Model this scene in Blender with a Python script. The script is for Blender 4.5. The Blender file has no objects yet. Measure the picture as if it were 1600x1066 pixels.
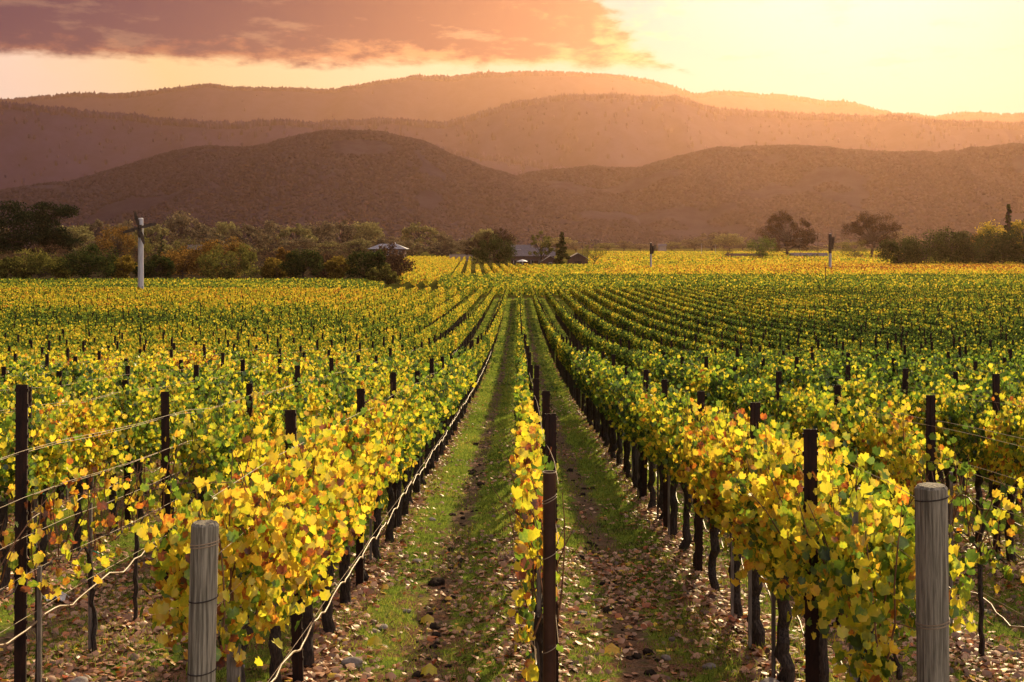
import bpy, math, random
import numpy as np
from mathutils import Vector, Matrix

rng = np.random.default_rng(7)
random.seed(7)
R = math.radians
scene = bpy.context.scene
col = scene.collection

# ------------------------------------------------------------------ camera
F = 2000.0                     # focal length in pixels of a 1600 px wide frame
CAM_Z = 8.4
cam_d = bpy.data.cameras.new("camera")
cam = bpy.data.objects.new("camera", cam_d)
col.objects.link(cam)
cam.location = (0, 0, CAM_Z)
cam.rotation_euler = (R(90), 0, 0)
cam_d.sensor_width = 36
cam_d.lens = 36 * F / 1600
cam_d.shift_x = -10 / 1600     # the horizon stands at y=380, the rows meet at x=810
cam_d.shift_y = -153 / 1600
cam_d.clip_start = 0.1
cam_d.clip_end = 40000
scene.camera = cam

# ------------------------------------------------------------------ light
SUN_AZ, SUN_EL = 15.0, 21.5
sun_dir = Vector((math.sin(R(SUN_AZ)) * math.cos(R(SUN_EL)), math.cos(R(SUN_AZ)) * math.cos(R(SUN_EL)), math.sin(R(SUN_EL))))
sl = bpy.data.lights.new("sun", 'SUN')
sl.energy = 5.0
sl.angle = R(0.6)
sl.color = (1.0, 0.77, 0.44)
so = bpy.data.objects.new("sun", sl)
so.rotation_euler = sun_dir.to_track_quat('Z', 'Y').to_euler()
so.location = (60, 100, 60)
col.objects.link(so)

world = bpy.data.worlds.new("World")
scene.world = world
world.use_nodes = True
nt = world.node_tree
nt.nodes.clear()


class N:
    """small node helper"""
    def __init__(s, tree): s.t = tree
    def new(s, typ, **kw):
        n = s.t.nodes.new(typ)
        for k, v in kw.items(): setattr(n, k, v)
        return n
    def link(s, a, b): s.t.links.new(a, b)
    def put(s, sock, v):
        if isinstance(v, bpy.types.NodeSocket): s.link(v, sock)
        else: sock.default_value = v
    def m(s, op, a, b=0.0, c=None, clamp=False):
        n = s.new('ShaderNodeMath', operation=op, use_clamp=clamp)
        s.put(n.inputs[0], a); s.put(n.inputs[1], b)
        if c is not None: s.put(n.inputs[2], c)
        return n.outputs[0]
    def smooth(s, x, lo, hi, a=0.0, b=1.0):
        n = s.new('ShaderNodeMapRange', interpolation_type='SMOOTHSTEP')
        s.put(n.inputs[0], x); n.inputs[1].default_value = lo; n.inputs[2].default_value = hi
        n.inputs[3].default_value = a; n.inputs[4].default_value = b
        return n.outputs[0]
    def mix(s, f, a, b, blend='MIX'):
        n = s.new('ShaderNodeMix', data_type='RGBA', blend_type=blend)
        s.put(n.inputs[0], f)
        for sock, v in ((n.inputs[6], a), (n.inputs[7], b)):
            s.put(sock, v if isinstance(v, bpy.types.NodeSocket) else (*v, 1))
        return n.outputs[2]
    def noise(s, vec, scale, detail=4, rough=0.55, out=0, dist=0.0):
        n = s.new('ShaderNodeTexNoise')
        if vec is not None: s.link(vec, n.inputs['Vector'])
        n.inputs['Scale'].default_value = scale; n.inputs['Detail'].default_value = detail
        n.inputs['Roughness'].default_value = rough; n.inputs['Distortion'].default_value = dist
        return n.outputs[out]
    def ramp(s, fac, stops, interp='LINEAR'):
        n = s.new('ShaderNodeValToRGB')
        e = n.color_ramp.elements
        n.color_ramp.interpolation = interp
        while len(e) < len(stops): e.new(0.5)
        for i, (p, c) in enumerate(stops):
            e[i].position = p; e[i].color = (*c, 1)
        s.put(n.inputs[0], fac)
        return n.outputs[0]
    def comb(s, x, y, z):
        n = s.new('ShaderNodeCombineXYZ')
        for i, v in enumerate((x, y, z)): s.put(n.inputs[i], v)
        return n.outputs[0]
    def sep(s, v):
        n = s.new('ShaderNodeSeparateXYZ'); s.link(v, n.inputs[0]); return n.outputs


W = N(nt)
out = W.new('ShaderNodeOutputWorld')
sky = W.new('ShaderNodeTexSky', sky_type='NISHITA')
sky.sun_disc = False
sky.sun_elevation = R(SUN_EL)
sky.sun_rotation = R(SUN_AZ)
sky.air_density = 1.6
sky.dust_density = 4.0
sky.ozone_density = 0.5
tc = W.new('ShaderNodeTexCoord')
sx, sy, sz = W.sep(tc.outputs['Generated'])
az = W.m('MULTIPLY', W.m('ARCTAN2', sx, sy), 180 / math.pi)
el = W.m('MULTIPLY', W.m('ARCSINE', sz), 180 / math.pi)
skyc = W.mix(1.0, sky.outputs[0], (1.0, 0.80, 0.60), 'MULTIPLY')
bg_sky = W.new('ShaderNodeBackground'); bg_sky.inputs[1].default_value = 0.05
W.link(skyc, bg_sky.inputs[0])
# broad evening veil: thin high cloud lit by the low sun
cosang = W.new('ShaderNodeVectorMath', operation='DOT_PRODUCT')
W.link(tc.outputs['Generated'], cosang.inputs[0]); cosang.inputs[1].default_value = sun_dir
ca = cosang.outputs['Value']
glow = W.m('POWER', W.m('MAXIMUM', ca, 0.0), 10.0)
cvec = W.comb(W.m('MULTIPLY', az, 0.22), W.m('MULTIPLY', el, 0.55), 0.0)
n1 = W.noise(cvec, 1.0, 6, 0.55)
n2 = W.noise(cvec, 3.4, 6, 0.6)
n3 = W.noise(cvec, 0.45, 3, 0.5)
veil = W.ramp(glow, [(0.0, (0.96, 0.85, 0.86)), (0.08, (0.85, 0.66, 0.56)), (0.18, (0.84, 0.60, 0.31)), (0.45, (0.68, 0.58, 0.40)), (0.72, (0.40, 0.27, 0.42)), (1.0, (0.30, 0.26, 0.62))])
bg_veil = W.new('ShaderNodeBackground'); bg_veil.inputs[1].default_value = 0.9
W.link(veil, bg_veil.inputs[0])
mx0 = W.new('ShaderNodeMixShader'); mx0.inputs[0].default_value = 0.95
W.link(bg_sky.outputs[0], mx0.inputs[1]); W.link(bg_veil.outputs[0], mx0.inputs[2])
# dark cloud bank on the upper left
nn = W.m('ADD', W.m('MULTIPLY', W.m('SUBTRACT', n1, 0.5), 3.0), W.m('MULTIPLY', W.m('SUBTRACT', n2, 0.5), 2.2))
f1 = W.m('ADD', W.m('SUBTRACT', el, 7.75), W.m('MULTIPLY', nn, 0.42))
f2 = W.m('MULTIPLY', W.m('SUBTRACT', W.m('ADD', W.m('MULTIPLY', nn, 1.3), 5.0), W.m('ADD', az, W.m('MULTIPLY', W.m('SUBTRACT', el, 9.2), 1.1))), 0.5)
hx = W.m('DIVIDE', W.m('ADD', az, 5.6), 2.6); hy = W.m('DIVIDE', W.m('SUBTRACT', el, 10.9), 0.55)
hole = W.m('EXPONENT', W.m('MULTIPLY', W.m('ADD', W.m('MULTIPLY', hx, hx), W.m('MULTIPLY', hy, hy)), -1.0))
body = W.m('SUBTRACT', W.m('MINIMUM', f1, f2), W.m('MULTIPLY', hole, W.m('ADD', 1.9, W.m('MULTIPLY', nn, -0.9))))
mask = W.smooth(body, -0.18, 0.42)
dens = W.smooth(W.m('ADD', W.m('MULTIPLY', body, 0.9), W.m('MULTIPLY', nn, 1.0)), -0.2, 0.9)
warm = W.smooth(az, -18.0, 5.5)
thick = W.mix(warm, (0.000, 0.000, 0.055), (0.07, 0.012, 0.030))
thin = W.mix(warm, (0.24, 0.085, 0.070), (0.72, 0.32, 0.13))
ccol = W.mix(dens, thin, thick)
bg_c = W.new('ShaderNodeBackground'); bg_c.inputs[1].default_value = 1.0
W.link(ccol, bg_c.inputs[0])
mx1 = W.new('ShaderNodeMixShader')
W.link(mask, mx1.inputs[0]); W.link(mx0.outputs[0], mx1.inputs[1]); W.link(bg_c.outputs[0], mx1.inputs[2])
# small wisps nearer the sun
wv = W.comb(W.m('MULTIPLY', az, 0.35), W.m('MULTIPLY', el, 1.3), 3.7)
wn = W.noise(wv, 0.9, 7, 0.6)
wm = W.m('MULTIPLY', W.smooth(wn, 0.53, 0.68), W.smooth(az, -16, 10, 0.15, 0.5))
bg_w = W.new('ShaderNodeBackground'); bg_w.inputs[0].default_value = (0.92, 0.55, 0.28, 1); bg_w.inputs[1].default_value = 0.95
mx2 = W.new('ShaderNodeMixShader')
W.link(W.m('MULTIPLY', wm, W.smooth(el, 13, 9)), mx2.inputs[0]); W.link(mx1.outputs[0], mx2.inputs[1]); W.link(bg_w.outputs[0], mx2.inputs[2])
W.link(mx2.outputs[0], out.inputs['Surface'])

scene.view_settings.view_transform = 'Standard'
scene.view_settings.look = 'None'
scene.view_settings.exposure = 0.55
scene.view_settings.gamma = 1.0
scene.cycles.max_bounces = 6
scene.cycles.diffuse_bounces = 3
scene.cycles.transmission_bounces = 4
scene.cycles.volume_bounces = 1
scene.cycles.use_denoising = True
scene.cycles.sample_clamp_indirect = 4.0


# ------------------------------------------------------------------ terrain
DT = np.array([[-60, 3.0], [0, 2.95], [6, 3.15], [13, 3.63], [20, 4.1], [27, 4.55], [36, 5.1], [45, 5.6], [56, 6.15], [68, 6.6], [80, 6.95], [100, 7.35], [125, 7.7],
               [160, 7.98], [200, 8.15], [260, 8.3], [400, 8.4], [40000, 8.4]])
yy = np.arange(-60, 500, 1.0)
dd = np.interp(yy, DT[:, 0], DT[:, 1])
ker = np.hanning(15); ker /= ker.sum()
dd = np.convolve(np.pad(dd, 7, mode='edge'), ker, mode='valid')


def vnoise(x, y, seed=0):
    x = np.asarray(x, float); y = np.asarray(y, float)
    xi = np.floor(x).astype(np.int64); yi = np.floor(y).astype(np.int64)
    fx = x - xi; fy = y - yi
    fx = fx * fx * (3 - 2 * fx); fy = fy * fy * (3 - 2 * fy)
    def h(a, b):
        v = (a * 374761393 + b * 668265263 + seed * 1442695041) & 0x7fffffff
        v = ((v ^ (v >> 13)) * 1274126177) & 0x7fffffff
        return ((v ^ (v >> 16)) & 0xffff) / 65535.0
    return (h(xi, yi) * (1 - fx) + h(xi + 1, yi) * fx) * (1 - fy) + (h(xi, yi + 1) * (1 - fx) + h(xi + 1, yi + 1) * fx) * fy


def fbm(x, y, seed=0, o=4):
    s = 0; a = 0.5; t = 0
    for i in range(o):
        s = s + a * vnoise(np.asarray(x) * 2 ** i, np.asarray(y) * 2 ** i, seed + i * 17); t += a; a *= 0.5
    return s / t


ROW0, RS = 0.17, 1.85


def gz(x, y):
    x = np.asarray(x, float); y = np.asarray(y, float)
    z = CAM_Z - np.interp(y, yy, dd)
    near = np.clip(1 - y / 200, 0, 1)
    z = z + near * (fbm(x * 0.4, y * 0.25, 5) - 0.5) * 0.10
    u = (x - ROW0) / RS
    z = z + near * 0.05 * np.cos(2 * np.pi * u)
    z = z + np.clip(1 - y / 60, 0, 1) * (fbm(x * 3.1, y * 3.1, 9, 3) - 0.5) * 0.05
    return z


def gz1(x, y): return float(gz(x, y))


# ------------------------------------------------------------------ mesh helpers
def tag(o, label=None, cat=None, group=None, kind=None):
    if label: o["label"] = label
    if cat: o["category"] = cat
    if group: o["group"] = group
    if kind: o["kind"] = kind
    return o


def link(o, parent=None):
    col.objects.link(o)
    if parent is not None: o.parent = parent
    return o


def empty(name, loc, rz=0.0, scale=None):
    o = bpy.data.objects.new(name, None)
    o.empty_display_size = 0.2
    o.location = loc; o.rotation_euler = (0, 0, rz)
    if scale: o.scale = scale
    return link(o)


def mesh_np(name, verts, faces, mat, attr=None, smooth=False):
    """verts (n,3), faces (m,k) uniform; attr: dict of per-vertex floats"""
    verts = np.ascontiguousarray(verts, dtype=np.float32); faces = np.ascontiguousarray(faces, dtype=np.int32)
    me = bpy.data.meshes.new(name)
    k = faces.shape[1]
    me.vertices.add(len(verts)); me.vertices.foreach_set("co", verts.ravel())
    me.loops.add(faces.size); me.loops.foreach_set("vertex_index", faces.ravel())
    me.polygons.add(len(faces)); me.polygons.foreach_set("loop_start", np.arange(0, faces.size, k, dtype=np.int32))
    if smooth: me.polygons.foreach_set("use_smooth", np.ones(len(faces), bool))
    me.update(calc_edges=True)
    if attr:
        for an, av in attr.items():
            a = me.attributes.new(an, 'FLOAT', 'POINT'); a.data.foreach_set("value", np.asarray(av, np.float32))
    me.materials.append(mat)
    return me


class MB:
    def __init__(s): s.v = []; s.f = []
    def add(s, vs, fs):
        b = len(s.v); s.v.extend([tuple(map(float, v)) for v in vs]); s.f.extend([tuple(b + i for i in f) for f in fs])
    def box(s, x0, x1, y0, y1, z0, z1, M=None):
        vs = [(x0, y0, z0), (x1, y0, z0), (x1, y1, z0), (x0, y1, z0), (x0, y0, z1), (x1, y0, z1), (x1, y1, z1), (x0, y1, z1)]
        if M is not None: vs = [M @ Vector(v) for v in vs]
        s.add(vs, [(0, 3, 2, 1), (4, 5, 6, 7), (0, 1, 5, 4), (1, 2, 6, 5), (2, 3, 7, 6), (3, 0, 4, 7)])
    def tube(s, pts, rad, n=6, cap=True, jit=0.0):
        pts = [Vector(p) for p in pts]
        if not hasattr(rad, '__len__'): rad = [rad] * len(pts)
        vs = []; fs = []
        prev = None
        for i, p in enumerate(pts):
            t = (pts[min(i + 1, len(pts) - 1)] - pts[max(i - 1, 0)])
            t = t.normalized() if t.length > 1e-9 else Vector((0, 0, 1))
            if prev is None:
                a = Vector((1, 0, 0)) if abs(t.x) < 0.8 else Vector((0, 1, 0))
                u = t.cross(a).normalized()
            else:
                u = (prev - t * prev.dot(t)).normalized()
            prev = u; w = t.cross(u)
            for k in range(n):
                a = 2 * math.pi * k / n
                r = rad[i] * (1 + (random.random() - 0.5) * jit)
                vs.append(p + (u * math.cos(a) + w * math.sin(a)) * r)
        for i in range(len(pts) - 1):
            for k in range(n):
                a = i * n + k; b = i * n + (k + 1) % n
                fs.append((a, b, b + n, a + n))
        if cap:
            fs.append(tuple(range(n - 1, -1, -1))); L = (len(pts) - 1) * n
            fs.append(tuple(L + k for k in range(n)))
        s.add(vs, fs)
    def mesh(s, name, mat, smooth=False):
        me = bpy.data.meshes.new(name)
        me.from_pydata(s.v, [], s.f); me.update()
        if smooth: me.polygons.foreach_set("use_smooth", [True] * len(me.polygons))
        me.materials.append(mat)
        return me
    def build(s, name, mat, parent=None, smooth=False, loc=None):
        o = bpy.data.objects.new(name, s.mesh(name, mat, smooth))
        if loc is not None: o.location = loc
        return link(o, parent)


def ob(name, me, parent=None, loc=None):
    o = bpy.data.objects.new(name, me)
    if loc is not None: o.location = loc
    return link(o, parent)


# leaf templates: x across, y along, z out of the blade
def _lobed():
    ang = [-90, -62, -38, -18, 8, 30, 55, 90]
    rad = [0.20, 0.50, 0.42, 0.56, 0.47, 0.57, 0.50, 0.62]
    p = []
    for a, r in zip(ang, rad): p.append((r * math.cos(R(a)), r * math.sin(R(a)) + 0.1))
    pts = p + [(-x, y) for x, y in p[-2:0:-1]]
    v = [(0, 0.1, 0.0)] + [(x, y, -0.42 * abs(x) + 0.12 * (y < -0.1) - 0.30 * max(y, 0) ** 1.5) for x, y in pts]
    n = len(pts)
    return np.array(v), np.array([(0, 1 + i, 1 + (i + 1) % n) for i in range(n)])


LOBED = _lobed()
FIVE = (np.array([(0, 0.1, 0.04), (0, -0.42, 0.05), (0.52, -0.12, -0.14), (0.34, 0.45, -0.10), (0, 0.60, -0.04), (-0.34, 0.45, -0.10), (-0.52, -0.12, -0.14)]),
        np.array([(0, 1, 2), (0, 2, 3), (0, 3, 4), (0, 4, 5), (0, 5, 6), (0, 6, 1)]))
CARD = (np.array([(0, -0.5, 0.0), (0.45, 0.05, -0.15), (0, 0.5, 0.05), (-0.45, 0.0, -0.12)]), np.array([(0, 1, 2, 3)]))
ICO = None


def leaf_frames(n, tiltz=0.35, hang=0.6, rg=None, bias=None):
    rg = rg or rng
    a = rg.uniform(0, 2 * np.pi, n)
    nz = rg.normal(0.15, tiltz, n)
    nrm = np.stack([np.cos(a), np.sin(a), nz], 1)
    if bias is not None: nrm = nrm + bias
    nrm /= np.linalg.norm(nrm, axis=1)[:, None] + 1e-9
    up = np.stack([rg.normal(0, hang, n), rg.normal(0, hang, n), -np.ones(n)], 1)
    up -= nrm * np.sum(up * nrm, 1)[:, None]
    up /= np.linalg.norm(up, axis=1)[:, None] + 1e-9
    rt = np.cross(up, nrm)
    return rt, up, nrm


def scatter(pts, size, tmpl, frames):
    tv, tf = tmpl
    rt, up, nr = frames
    n = len(pts); k = len(tv)
    sz = np.broadcast_to(size, (n,))[:, None, None]
    v = (tv[None, :, 0:1] * rt[:, None, :] + tv[None, :, 1:2] * up[:, None, :] + tv[None, :, 2:3] * nr[:, None, :]) * sz + pts[:, None, :]
    f = tf[None, :, :] + (np.arange(n) * k)[:, None, None]
    return v.reshape(-1, 3), f.reshape(-1, tf.shape[1])


# ------------------------------------------------------------------ materials
def mat(name):
    m = bpy.data.materials.new(name); m.use_nodes = True
    m.node_tree.nodes.clear()
    return m, N(m.node_tree)


def foliage_mat(name, stops, tone_src='GEOMETRY', trans=0.55, spread=0.5, fixed=None, gloss=0.04, blot=True):
    m, n = mat(name)
    o = n.new('ShaderNodeOutputMaterial')
    geo = n.new('ShaderNodeNewGeometry')
    rnd = geo.outputs['Random Per Island']
    if fixed is None:
        at = n.new('ShaderNodeAttribute', attribute_type=tone_src, attribute_name='tone')
        tone = at.outputs['Fac']
    else: tone = fixed
    if tone_src == 'OBJECT':
        oi = n.new('ShaderNodeObjectInfo')
        rnd = n.m('FRACT', n.m('ADD', rnd, oi.outputs['Random']))
    # cluster patches in the world so neighbours share a hue
    big = n.noise(geo.outputs['Position'], 1.6, 2, 0.5)
    rr = n.m('SUBTRACT', rnd, 0.5)
    r3 = n.m('MULTIPLY', n.m('MULTIPLY', rr, n.m('ABSOLUTE', rr)), 1.6)     # most leaves near the mean
    v = n.m('ADD', tone, n.m('MULTIPLY', n.m('ADD', n.m('MULTIPLY', rr, 0.45), r3), spread))
    v = n.m('ADD', v, n.m('MULTIPLY', n.m('SUBTRACT', big, 0.5), 0.75 * spread))
    if blot:
        tcn = n.new('ShaderNodeTexCoord')
        bl = n.noise(tcn.outputs['Object'], 30.0, 2, 0.6)
        v = n.m('ADD', v, n.m('MULTIPLY', n.m('SUBTRACT', bl, 0.5), 0.38))
    c = n.ramp(v, stops)
    bright = n.m('ADD', 0.75, n.m('MULTIPLY', n.m('FRACT', n.m('MULTIPLY', rnd, 7.31)), 0.5))
    c = n.mix(1.0, c, n.comb(bright, bright, bright), 'MULTIPLY')
    d = n.new('ShaderNodeBsdfDiffuse'); n.link(c, d.inputs[0])
    t = n.new('ShaderNodeBsdfTranslucent'); n.link(c, t.inputs[0])
    mx = n.new('ShaderNodeMixShader'); mx.inputs[0].default_value = trans
    n.link(d.outputs[0], mx.inputs[1]); n.link(t.outputs[0], mx.inputs[2])
    if gloss > 0:
        g = n.new('ShaderNodeBsdfGlossy'); g.inputs['Roughness'].default_value = 0.42
        g.inputs[0].default_value = (0.9, 0.9, 0.85, 1)
        m2 = n.new('ShaderNodeMixShader'); m2.inputs[0].default_value = gloss
        n.link(mx.outputs[0], m2.inputs[1]); n.link(g.outputs[0], m2.inputs[2])
        n.link(m2.outputs[0], o.inputs[0])
    else: n.link(mx.outputs[0], o.inputs[0])
    return m


VINE_STOPS = [(0.0, (0.032, 0.065, 0.012)), (0.16, (0.090, 0.165, 0.020)), (0.33, (0.20, 0.33, 0.030)), (0.47, (0.62, 0.60, 0.030)),
              (0.62, (0.86, 0.70, 0.050)), (0.78, (0.82, 0.52, 0.045)), (0.88, (0.52, 0.17, 0.020)), (0.96, (0.30, 0.075, 0.025)), (1.0, (0.16, 0.06, 0.03))]
M_leaf = foliage_mat("vine_leaf", VINE_STOPS, 'OBJECT', trans=0.62, spread=0.66)
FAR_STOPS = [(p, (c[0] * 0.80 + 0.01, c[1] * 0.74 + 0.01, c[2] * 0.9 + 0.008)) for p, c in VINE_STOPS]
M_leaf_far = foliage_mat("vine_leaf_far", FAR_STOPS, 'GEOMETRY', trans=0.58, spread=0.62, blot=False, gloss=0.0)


def simple_mat(name, c1, c2, scale=8, rough=0.8, metal=0.0, stretch=(1, 1, 1), bump=0.3, spec=0.3, detail=5):
    m, n = mat(name)
    o = n.new('ShaderNodeOutputMaterial'); b = n.new('ShaderNodeBsdfPrincipled')
    tcn = n.new('ShaderNodeTexCoord'); mp = n.new('ShaderNodeMapping'); mp.inputs['Scale'].default_value = stretch
    n.link(tcn.outputs['Object'], mp.inputs['Vector'])
    f = n.noise(mp.outputs[0], scale, detail, 0.6)
    c = n.mix(n.smooth(f, 0.32, 0.68), c1, c2)
    n.link(c, b.inputs['Base Color'])
    b.inputs['Roughness'].default_value = rough; b.inputs['Metallic'].default_value = metal
    b.inputs['Specular IOR Level'].default_value = spec
    if bump > 0:
        bp = n.new('ShaderNodeBump'); bp.inputs['Strength'].default_value = bump; bp.inputs['Distance'].default_value = 0.02
        n.link(f, bp.inputs['Height']); n.link(bp.outputs[0], b.inputs['Normal'])
    n.link(b.outputs[0], o.inputs[0])
    return m


M_bark = simple_mat("vine_bark", (0.020, 0.015, 0.012), (0.075, 0.055, 0.042), 30, 0.95, stretch=(3, 3, 0.5), bump=0.9)
M_cane = simple_mat("vine_cane", (0.10, 0.045, 0.022), (0.26, 0.13, 0.06), 18, 0.7, bump=0)
M_rust = simple_mat("rusty_steel", (0.012, 0.006, 0.004), (0.040, 0.016, 0.009), 14, 0.75, 0.2, stretch=(1, 1, 0.4), bump=0.2)
M_pipe = simple_mat("dark_pipe", (0.035, 0.015, 0.010), (0.075, 0.032, 0.018), 9, 0.42, 0.3, stretch=(1, 1, 0.5), bump=0.15)
M_wood = simple_mat("weathered_wood", (0.13, 0.115, 0.08), (0.38, 0.34, 0.25), 22, 0.9, stretch=(3.5, 3.5, 0.16), bump=0.9, detail=8)
M_stake = simple_mat("grey_stake", (0.10, 0.085, 0.07), (0.24, 0.205, 0.17), 20, 0.9, stretch=(3, 3, 0.3), bump=0.4)
M_wire = simple_mat("galvanised_wire", (0.24, 0.17, 0.10), (0.38, 0.28, 0.17), 10, 0.7, 0.0, bump=0)
M_hose = simple_mat("irrigation_hose", (0.24, 0.155, 0.08), (0.36, 0.245, 0.13), 6, 0.5, 0.0, bump=0, spec=0.6)
M_tie = simple_mat("green_tie", (0.05, 0.45, 0.25), (0.08, 0.55, 0.32), 6, 0.5, bump=0)
M_stone = simple_mat("stone", (0.16, 0.13, 0.115), (0.34, 0.30, 0.27), 9, 0.9, bump=0.6)
M_white = simple_mat("white_paint", (0.62, 0.60, 0.58), (0.75, 0.73, 0.70), 3, 0.6, bump=0)
M_pole = simple_mat("pole_wood_pale", (0.34, 0.33, 0.35), (0.48, 0.46, 0.48), 3, 0.85, stretch=(2, 2, 0.2), bump=0.2)
M_pole_dark = simple_mat("pole_wood_dark", (0.03, 0.022, 0.018), (0.07, 0.05, 0.04), 3, 0.85, bump=0.2)
M_trunk = simple_mat("tree_bark", (0.030, 0.022, 0.017), (0.085, 0.062, 0.048), 4, 0.95, stretch=(2, 2, 0.4), bump=0.5)
M_clod = simple_mat("dark_soil_clod", (0.016, 0.011, 0.009), (0.05, 0.036, 0.027), 20, 1.0, bump=0.6, spec=0.05)
M_barn = simple_mat("barn_boards", (0.07, 0.04, 0.035), (0.13, 0.075, 0.06), 2, 0.9, stretch=(4, 4, 0.2), bump=0.2)
M_roof = simple_mat("grey_shingles", (0.12, 0.10, 0.105), (0.20, 0.17, 0.17), 2, 0.9, stretch=(1, 1, 3), bump=0.3)
M_roof_pale = simple_mat("pale_roof", (0.14, 0.15, 0.20), (0.20, 0.21, 0.27), 1, 0.7, bump=0)
M_wall = simple_mat("tan_wall", (0.30, 0.24, 0.20), (0.40, 0.33, 0.28), 1, 0.9, bump=0)
M_dark = simple_mat("window_glass", (0.02, 0.02, 0.025), (0.04, 0.04, 0.05), 1, 0.15, bump=0)
M_metalroof = simple_mat("tin_roof", (0.22, 0.20, 0.20), (0.34, 0.31, 0.30), 1, 0.45, 0.3, bump=0)

GRASS_STOPS = [(0.0, (0.020, 0.050, 0.008)), (0.4, (0.155, 0.225, 0.030)), (0.75, (0.32, 0.37, 0.055)), (1.0, (0.50, 0.42, 0.09))]
M_grass = foliage_mat("grass_blade", GRASS_STOPS, 'GEOMETRY', trans=0.5, spread=0.6, blot=False, gloss=0.02)
LITTER_STOPS = [(0.0, (0.12, 0.06, 0.035)), (0.3, (0.30, 0.15, 0.085)), (0.5, (0.50, 0.27, 0.16)), (0.7, (0.62, 0.40, 0.26)), (0.84, (0.55, 0.19, 0.05)), (0.93, (0.36, 0.07, 0.03)), (1.0, (0.75, 0.52, 0.05))]
M_litter = foliage_mat("fallen_leaf", LITTER_STOPS, 'GEOMETRY', trans=0.22, spread=0.9, fixed=0.47, blot=False, gloss=0.05)


def tree_mat(name, base, var=0.5, trans=0.35):
    b = np.array(base)
    st = [(0.0, tuple(b * 0.45)), (0.5, tuple(b)), (1.0, tuple(np.minimum(b * 1.7 + np.array([0.03, 0.015, 0]), 0.9)))]
    return foliage_mat(name, st, 'GEOMETRY', trans=trans, spread=var, fixed=0.5, blot=False, gloss=0.0)


TM = {
    'pine': tree_mat("pine_needles", (0.014, 0.026, 0.012), 0.7, 0.15),
    'dark': tree_mat("dark_green_leaves", (0.034, 0.050, 0.014), 0.9, 0.35),
    'olive': tree_mat("olive_leaves", (0.12, 0.115, 0.028), 0.9, 0.45),
    'green': tree_mat("mid_green_leaves", (0.075, 0.11, 0.022), 0.8, 0.4),
    'gold': tree_mat("gold_leaves", (0.20, 0.14, 0.025), 0.9, 0.5),
    'orange': tree_mat("orange_leaves", (0.17, 0.095, 0.024), 1.0, 0.5),
    'brown': tree_mat("brown_leaves", (0.085, 0.050, 0.030), 0.9, 0.3),
    'oak': tree_mat("oak_leaves", (0.040, 0.024, 0.014), 0.8, 0.15),
    'hill': tree_mat("hill_leaves_haze_tint", (0.026, 0.022, 0.038), 0.22, 0.0),  # mauve of the haze painted into the leaf colour
    'farhill': tree_mat("far_hill_leaves_haze_tint", (0.020, 0.018, 0.060), 0.5, 0.0),  # stronger blue haze tint painted into the distant leaves
    'belt': tree_mat("belt_leaves_haze_lift", (0.15, 0.12, 0.07), 0.9, 0.4),  # leaf colour lightened to stand in for haze over the belt
    'belt2': tree_mat("belt_leaves_pale_haze_lift", (0.20, 0.18, 0.07), 0.9, 0.45),  # paler belt leaves, haze lift also put into the colour
    'yellow': tree_mat("yellow_leaves", (0.42, 0.31, 0.04), 0.8, 0.5),
}


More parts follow.
